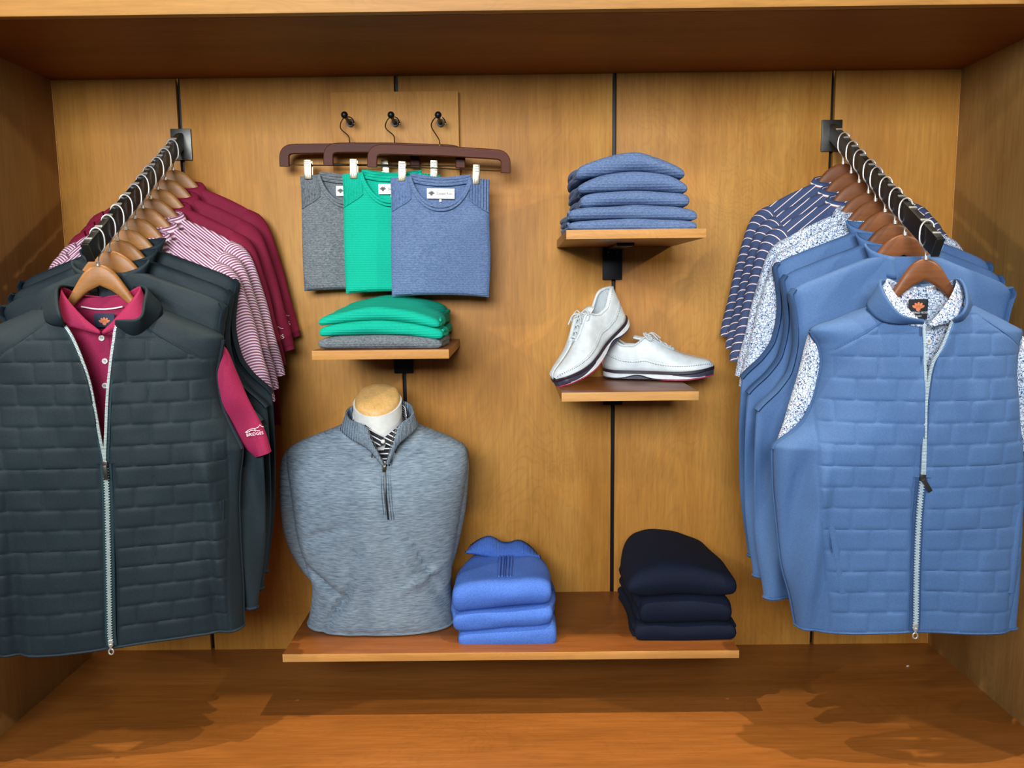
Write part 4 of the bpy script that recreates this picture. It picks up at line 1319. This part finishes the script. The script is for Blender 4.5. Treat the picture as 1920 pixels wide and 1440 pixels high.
p = np.array(at(1260, 1036, -.105))-np.array(no)
MB().box(p[0]-.006, p[0]+.006, p[1]-.003, p[1]-.001, p[2]-.002, p[2]+.003).build('brand_label', MAT['paper'], nt)

# ------------------------------------------------------------------ bust with quarter-zip sweater
BY = -.195
bo = np.array([at(712, 900, BY)[0], BY, .1745])
def bl(px, py, y=0.0):
    p = at(px, py, BY+y)
    return (p[0]-bo[0], y, p[2]-bo[2])
bust = thing('mannequin_bust', 'white jersey mannequin bust with a pale wooden neck cap', 'mannequin', bo)
sw = thing('quarter_zip_sweater', 'heather grey quarter-zip sweater worn by the mannequin bust', 'sweater', bo)
up = thing('polo_shirt', 'black and white striped polo showing at the neck of the grey sweater', 'polo shirt', bo)
rows = [(1206, 602, 838), (1190, 584, 850), (1165, 581, 852), (1130, 585, 849), (1095, 588, 846), (1050, 575, 849), (1000, 560, 857), (950, 553, 866), (900, 546, 874), (870, 541, 877), (850, 539, 876), (838, 544, 871), (828, 558, 858), (818, 580, 838), (808, 606, 812), (800, 628, 792), (792, 645, 776)]
RL, RR, RZ = [], [], []
for y, l_, r_ in rows:
    a, c = bl(l_, y), bl(r_, y)
    RL.append(a[0]); RR.append(c[0]); RZ.append((a[2]+c[2])/2)
zb0, zt0 = .001, RZ[-1]
RZ[0] = .0015
rl, rr = pchip(RZ, RL), pchip(RZ, RR)
bf = pchip([0, .03, .12, .25, .38, .44, .48, .51, .56], [.098, .108, .108, .115, .125, .112, .09, .074, .062])
bb_ = pchip([0, .2, .4, .48, .56], [.085, .09, .10, .075, .055])
def crease(x, z):
    f = 0
    for (x0, z0, ang, ln, w_, amp) in ((.12, .20, 2.0, .13, .009, .012), (.10, .17, 2.05, .11, .008, -.007), (-.07, .17, 1.35, .14, .011, .008), (-.11, .07, 1.0, .08, .009, .014), (-.155, .15, -.6, .06, .010, .014), (.13, .16, .5, .06, .010, -.008), (-.03, .10, 1.45, .12, .013, .006), (.03, .33, 1.9, .10, .012, .005), (-.14, .28, .4, .08, .012, .006), (.04, .05, 1.6, .05, .004, .003)):
        dx, dz = x-x0, z-z0
        a = dx*math.cos(ang)+dz*math.sin(ang); b = -dx*math.sin(ang)+dz*math.cos(ang)
        f += 1.7*amp*math.exp(-(a/ln)**2-(b/w_)**2)
    return f
zrows = list(np.linspace(zb0, RZ[8], 60))+list(np.linspace(RZ[8], RZ[-1], 34))[1:]
def torso(u, v, k=1.0, kz=0):
    z = zrows[int(round(v*(len(zrows)-1)))]
    l_, r_ = rl(z)*k, rr(z)*k
    an = 2*math.pi*u
    c, s = math.cos(an), math.sin(an)
    cx, hx = (l_+r_)/2, (r_-l_)/2
    x = cx+hx*math.copysign(abs(c)**.82, c)
    y = (bf(z) if s < 0 else bb_(z))*k*math.copysign(abs(s)**.85, s)
    # open V at the neck
    d = crease(x, z)*(max(0, -s))**.5 if k == 1.0 else 0
    wr = .003*noise(x*9, y*9, z*9)+.0015*noise(x*25, y*20, z*18) if k == 1 else 0
    return (x, y+d-wr*s, z+kz)
zV = bl(722, 872, -.09)[2]     # bottom of the open V
m = MB().grid(84, len(zrows)-1, torso, wrap_u=True)
def keep(f):
    c = np.mean([m.v[i] for i in f], axis=0)
    if c[1] < -.01 and c[2] > zV:
        h = (c[2]-zV)/(zt0-zV)
        xc = lerp(bl(722, 870, -.09)[0], bl(716, 800, -.07)[0], h)
        if abs(c[0]-xc) < .008+.062*h: return False
    return True
m.f = [f for f in m.f if keep(f)]
m.build('body', MAT['merino'], sw, solid=.004, off=-1)
MB().grid(32, len(zrows)-1, lambda u, v: torso(u, v, .72), wrap_u=True, cap=True).build('torso', MAT['whitecloth'], bust)
# sleeves hanging behind the sides
for sd, outer, inner in ((-1, [(545, 838), (530, 856), (523, 900), (524, 960), (535, 1020), (560, 1070), (592, 1106)], [(575, 850), (570, 890), (566, 930), (568, 980), (582, 1030), (600, 1070), (612, 1098)]),
                         (1, [(868, 832), (878, 850), (878, 900), (872, 960), (862, 1010), (852, 1050), (843, 1078)], [(845, 850), (845, 890), (840, 940), (836, 985), (832, 1020), (828, 1050), (826, 1070)])):
    A = resample(spline([bl(x, y, .02) for x, y in outer], 8), 31); Bq = resample(spline([bl(x, y, .02) for x, y in inner], 8), 31)
    def slv(u, v):
        i = int(round(v*30)); an = 2*math.pi*u
        c, s = math.cos(an), math.sin(an)
        p = (A[i]+Bq[i])/2+(A[i]-Bq[i])/2*math.copysign(abs(c)**.85, c)
        return (p[0], .02+.03*v+.046*s*(1-.35*v)+.004*noise(p[0]*20, s, p[2]*16), p[2])
    MB().grid(26, 30, slv, wrap_u=True, cap=True).build('sleeve', MAT['merino'], sw)
# hem roll
hm = [torso(u, 0) for u in np.linspace(0, 1, 61)[:-1]]
MB().tube([(p[0], p[1], p[2]+.005) for p in hm], .0045, 8, closed=True).build('hem', MAT['merino'], sw)
# stand collar with open front
cb = [bl(*q) for q in [(727, 872, -.112), (744, 836, -.104), (764, 818, -.090), (782, 800, -.045), (776, 786, .0), (750, 776, .045), (714, 774, .06), (680, 778, .045), (650, 792, .0), (640, 806, -.045), (660, 824, -.090), (692, 842, -.104), (719, 874, -.112)]]
ct = [bl(*q) for q in [(725, 868, -.114), (738, 832, -.110), (748, 798, -.104), (772, 778, -.062), (768, 757, .0), (745, 750, .045), (714, 748, .055), (682, 752, .045), (652, 768, .0), (656, 786, -.062), (686, 800, -.104), (700, 834, -.110), (721, 870, -.114)]]
loft_strip(cb, ct, 80, 8, .004).build('collar', MAT['merino_rib'], sw, solid=.006)
# zip
zl = [bl(*q) for q in [(722, 872, -.118), (724, 905, -.126), (726, 940, -.128), (728, 974, -.127)]]
def on(px, py):
    p = bl(px, py, -.12); z = p[2]; x = p[0]
    l_, r_ = rl(z), rr(z); s = (x-(l_+r_)/2)/((r_-l_)/2)
    return (x, -bf(z)*lens(s, 2.35)-.004+crease(x, z), z)
zl = [on(*q) for q in [(721, 876), (722, 900), (724, 925), (726, 950), (728, 974)]]
MB().tube(spline(zl, 6), .0022, 6).build('zip_line', MAT['steelb'], sw)
for dx in (-9, -4.5, 4.5, 9):
    ln = [on(q[0]+dx, q[1]) for q in [(721, 874), (722, 900), (724, 925), (726, 950), (728, 974)]]
    MB().tube(spline(ln, 6), .0018, 6).build('zip_seam', MAT['merino'], sw)
for ln in ([(720, 872, -.119), (708, 845, -.114), (698, 822, -.110), (690, 803, -.106)], [(724, 870, -.119), (731, 842, -.114), (738, 818, -.110), (744, 801, -.106)]):
    MB().tube(spline([bl(*q) for q in ln], 6), .0011, 6).build('zip_teeth', MAT['steelb'], sw)
p = on(719, 874)
s4 = MB().box(p[0]-.004, p[0]+.004, p[1]-.010, p[1]-.003, p[2]-.002, p[2]+.010, .001).build('zip_slider', MAT['chrome'], sw)
MB().box(p[0]-.0045, p[0]+.0045, p[1]-.013, p[1]-.0105, p[2]-.017, p[2]-.001, .001).build('zip_pull', MAT['brass'], s4)
# neck and cap
n0, n1 = bl(668, 830), bl(755, 760)
nx = (n0[0]+n1[0])/2-.001; nr = (n1[0]-n0[0])/2
ztp = bl(712, 752, 0)[2]
def neck(u, v):
    z = lerp(zt0-.06, ztp, v)
    k = 1+.10*(1-v)**2
    an = 2*math.pi*u
    yn = nr*k*.95*math.sin(an)
    return (nx+nr*k*math.cos(an), -.012+yn+.001*noise(u*12, v*6, 2), z+yn*.5*v)
MB().grid(36, 14, neck, wrap_u=True, cap=True).build('neck_cover', MAT['whitecloth'], bust)
prof = [(1.0, 0), (1.0, .006), (.985, .014), (.93, .021), (.80, .0255), (.5, .028), (.02, .029)]
def capf(u, v):
    k, dz = prof[int(round(v*6))]
    an = 2*math.pi*u
    tilt = .52
    y = nr*.93*k*math.sin(an)
    return (nx+nr*.93*k*math.cos(an), -.012+y, ztp-.006+dz+.02*0+y*tilt)
MB().grid(36, 6, capf, wrap_u=True, cap=True).build('neck_cap', MAT['cap'], bust)
# striped polo: front patch, two collar leaves, button, band behind the neck
def patch(u, v):
    px, py = 720+(u-.5)*2*lerp(7, 34, v), lerp(890, 812, v)
    yy = lerp(-.098, -.064, v**.7)
    p = bl(px, py, yy)
    return (p[0], yy+.25*abs(p[0]-nx)**1.5, p[2])
MB().grid(14, 14, patch, lambda u, v: (u*.05, v*.09)).build('front', MAT['stripe_black'], up, solid=.002)
for A, Bq in (([(684, 796, -.070), (700, 808, -.080), (719, 820, -.086)], [(684, 820, -.082), (700, 838, -.092), (717, 834, -.094)]),
              ([(752, 794, -.070), (738, 806, -.080), (721, 820, -.086)], [(754, 820, -.082), (742, 838, -.092), (723, 834, -.094)])):
    loft_strip([bl(*q) for q in A], [bl(*q) for q in Bq], 16, 5).build('collar', MAT['stripe_diag'], up, solid=.002)
bandT = [bl(*q) for q in [(762, 780, -.04), (758, 762, .0), (742, 756, .035), (714, 754, .048), (686, 757, .035), (664, 768, .0), (662, 786, -.04)]]
bandB = [bl(*q) for q in [(762, 800, -.04), (760, 786, .0), (742, 780, .035), (714, 778, .046), (686, 780, .035), (664, 790, .0), (662, 806, -.04)]]
loft_strip(bandT, bandB, 40, 4).build('neck_band', MAT['stripe_black'], up, solid=.002)
p = bl(718, 828, -.099)
MB().sphere((p[0], p[1], p[2]), .0056, 14, (1, .35, 1)).build('button', MAT['button'], up)

# ------------------------------------------------------------------ golf shoes
def shoe(label, loc, M3):
    r = thing('golf_shoe', label, 'shoe', loc, M3.to_euler(), 'pair of golf shoes on the lower right shelf')
    Ls = .302
    xs = [0, .03, .1, .2, .3, .4, .5, .6, .7, .8, .9, .97, 1]
    w_ = pchip(xs, [.018, .0285, .037, .039, .038, .039, .044, .050, .0525, .050, .040, .023, .007])
    cy = pchip(xs, [0, 0, 0, 0, 0, .001, .003, .005, .006, .005, .002, 0, 0])
    zt = pchip([0, .04, .12, .2, .28, .34, .40, .5, .6, .7, .8, .9, .97, 1], [.116, .121, .108, .096, .096, .106, .119, .106, .090, .077, .066, .055, .044, .032])
    rim = pchip([0, .03, .1, .2, .28, .34, .40, .5, .6, .64, .70, 1], [.013, .020, .0275, .0285, .026, .021, .013, .0095, .0075, .003, 0, 0])
    wall = pchip([0, .3, .5, .7, 1], [.40, .45, .6, .75, .7])
    spring = lambda f: .014*max(0, (f-.66)/.34)**2+.004*max(0, (.12-f)/.12)
    z0 = .026
    def pt(f, q, sd):
        w, rm, top = w_(f), rim(f), zt(f)
        e = wall(f)
        y = rm+(w-rm)*math.cos(q*math.pi/2)**e
        z = z0+(top-z0)*math.sin(q*math.pi/2)**.92
        lean = -.006*(1-f)*max(0, 1-f*3)*0
        xx = Ls*f+(-.012*(math.sin(q*math.pi/2))*max(0, 1-f*9) if f < .11 else 0)+.010*max(0, 1-f*8)*math.sin(q*2.2)*0
        return (xx, cy(f)+sd*y, z+spring(f))
    fs = [.5-.5*math.cos(math.pi*i/54) for i in range(55)]
    m = MB()
    for sd in (1, -1):
        m.grid(14, 54, lambda u, v: pt(fs[int(round(v*54))], u, sd))
    # heel closing strip
    m.grid(8, 14, lambda u, v: tuple(lerp(np.array(pt(0, v, -1)), np.array(pt(0, v, 1)), u)+np.array([-.004*math.sin(math.pi*u), 0, .003*math.sin(math.pi*u)*v])))
    m.build('upper', MAT['white'], r, solid=.004, off=-1)
    # padded collar roll, lining floor and tongue
    rimpts = [pt(f, 1, 1) for f in np.linspace(.36, 0, 18)]+[pt(f, 1, -1) for f in np.linspace(0, .36, 18)]
    MB().tube([(p[0], p[1]*.97, p[2]-.001) for p in rimpts], .0042, 8).build('collar_roll', MAT['white'], r)
    MB().grid(10, 20, lambda u, v: (Ls*lerp(.03, .62, v), cy(v)+lerp(-1, 1, u)*w_(lerp(.03, .62, v))*.86, .036+spring(0)*.2)).build('insole', MAT['lace'], r)
    def tong(u, v):
        f = lerp(.30, .66, v)
        s = lerp(-1, 1, u)
        return (Ls*f-.006*(1-v), cy(f)+s*.0205*(1-.25*v), zt(max(f, .38))-.006+.008*(1-v)**3-.006*s*s+(.004*(1-v)))
    MB().grid(10, 16, tong).build('tongue', MAT['white'], r, solid=.004)
    # laces
    lace = MB()
    rows_f = [.40, .455, .51, .565, .615]
    for k, f in enumerate(rows_f):
        h = zt(f)+spring(f)+.0035
        yR = rim(f)+.008
        g = rows_f[min(k+1, 4)]
        lace.tube(spline([(Ls*f, cy(f)-yR, h-.006), (Ls*f, cy(f), h+.0015), (Ls*g, cy(g)+rim(g)+.008, zt(g)+spring(g)-.0025)], 6), .0019, 6)
        lace.tube(spline([(Ls*f, cy(f)+yR, h-.006), (Ls*f, cy(f), h+.003), (Ls*g, cy(g)-rim(g)-.008, zt(g)+spring(g)-.0025)], 6), .0019, 6)
    f = .40; hx, hz_ = Ls*f, zt(f)+.005
    for sd in (1, -1):
        lace.tube(spline([(hx, 0, hz_), (hx-.008, sd*.018, hz_+.006), (hx+.004, sd*.034, hz_-.006), (hx+.016, sd*.030, hz_-.014), (hx+.012, sd*.012, hz_-.002), (hx, 0, hz_)], 6), .0018, 6)
        lace.tube(spline([(hx, 0, hz_), (hx+.014, sd*.014, hz_+.006), (hx+.034, sd*.026, hz_-.010)], 6), .0018, 6)
    lace.build('laces', MAT['lace'], r)
    # eyelet stays, wing seam and punched holes
    for sd in (1, -1):
        pts = [pt(f, .97, sd) for f in np.linspace(.345, .645, 16)]
        MB().tube([(p[0], p[1]+sd*.003, p[2]+.0015) for p in pts], .0055, 8, flat=(1, .45), up=(0, 0, 1)).build('eyelet_stay', MAT['white'], r)
    pf = MB(); seam = MB()
    for sd in (1, -1):
        line = [(f, lerp(.36, .22, min(1, f/.5)) if f < .5 else lerp(.22, .46, ((f-.5)/.5)**2.2)) for f in np.linspace(.02, .985, 64)]
        pp = [pt(f, q, sd) for f, q in line]
        seam.tube([(p[0], p[1]+sd*.0002, p[2]) for p in pp], .0009, 5)
        for f, q in line:
            p = pt(f, q-.075, sd)
            pf.sphere((p[0], p[1]+sd*.0004, p[2]), .0014, 6)
        for f in np.linspace(.04, .36, 26):
            p = pt(f, .82, sd); pf.sphere((p[0], p[1]+sd*.0006, p[2]), .0011, 5)
    seam.build('wing_seam', MAT['white'], r)
    pf.build('punched_holes', MAT['perf'], r)['kind'] = 'stuff'
    # sole in layers
    def layer(name, za, zb2, ex, mat, f0=0.0, f1=1.0, toe=0.0):
        V, Fs = [], []
        F_ = np.linspace(f0, f1, 50)
        out = [(Ls*f-(ex if f == 0 else 0)+(ex if f == 1 else 0)*1.0, cy(f)+w_(f)+ex, f) for f in F_]+[(Ls*f+(ex if f == 1 else 0), cy(f)-w_(f)-ex, f) for f in F_[::-1]]
        n = len(out)
        arch = lambda f: .010*math.exp(-((f-.33)/.10)**2)
        def ztp_(f): return spring(f)+zb2-toe*(zb2-za-.003)*sstep(.62, .93, f)
        def zlow(f): return za+spring(f)+(arch(f) if za < .006 else 0)
        rings = [[(x, cy(f)+(y-cy(f))*.94, zlow(f)) for x, y, f in out], [(x, y, zlow(f)+.0018) for x, y, f in out], [(x, y, ztp_(f)-.0012) for x, y, f in out], [(x, cy(f)+(y-cy(f))*.96, ztp_(f)) for x, y, f in out]]
        for rg in rings: V += rg
        for k in range(3):
            for i in range(n):
                j = (i+1) % n
                Fs.append((k*n+i, k*n+j, (k+1)*n+j, (k+1)*n+i))
        half = n//2
        for k in (0, 3):
            for i in range(half-1):
                Fs.append((k*n+i, k*n+i+1, k*n+n-2-i, k*n+n-1-i))
        return MB().add(V, Fs).build(name, mat, r)
    layer('midsole_band', .0185, .0275, .0028, MAT['sole_dark'])
    layer('midsole', .005, .0184, .0024, MAT['sole_white'], 0, .94, 1.0)
    layer('toe_bumper', .0052, .0184, .0017, MAT['sole_smoke'], .55, 1.0)
    layer('outsole', .0015, .0052, .0005, MAT['sole_smoke'], 0, .55)
    layer('forefoot_outsole', .0015, .0052, .0012, MAT['sole_pink'], .551, 1.0)
    cleat = MB()
    for f in (.04, .10, .16, .22, .48, .54, .60, .66, .72, .78, .84, .90):
        for s in (-.75, -.25, .25, .75):
            c = (Ls*f, cy(f)+s*w_(f), .001+spring(f)+.010*math.exp(-((f-.33)/.10)**2))
            cleat.box(c[0]-.004, c[0]+.004, c[1]-.004, c[1]+.004, c[2]-.001, c[2]+.002, .0006)
    cleat.build('cleats', MAT['sole_dark'], r)['kind'] = 'stuff'
    return r
def basis(xd, zd):
    x = Vector(xd).normalized(); z = Vector(zd); z = (z-x*z.dot(x)).normalized(); y = z.cross(x)
    return Matrix((x, y, z)).transposed()
shoe('white golf shoe standing flat on the lower right shelf, toe to the right', at_z(1150, 711, .8292)+np.array([-.022, .03, 0.0002]), basis((.95, -.30, 0), (0, 0, 1)))
toe = np.array(at_z(1064, 722, .830))
shoe('white golf shoe propped heel-up on its mate, toe down to the left', toe+np.array([.175, .15, .150]), basis((-.175, -.15, -.150), (-.45, -.25, .85)))
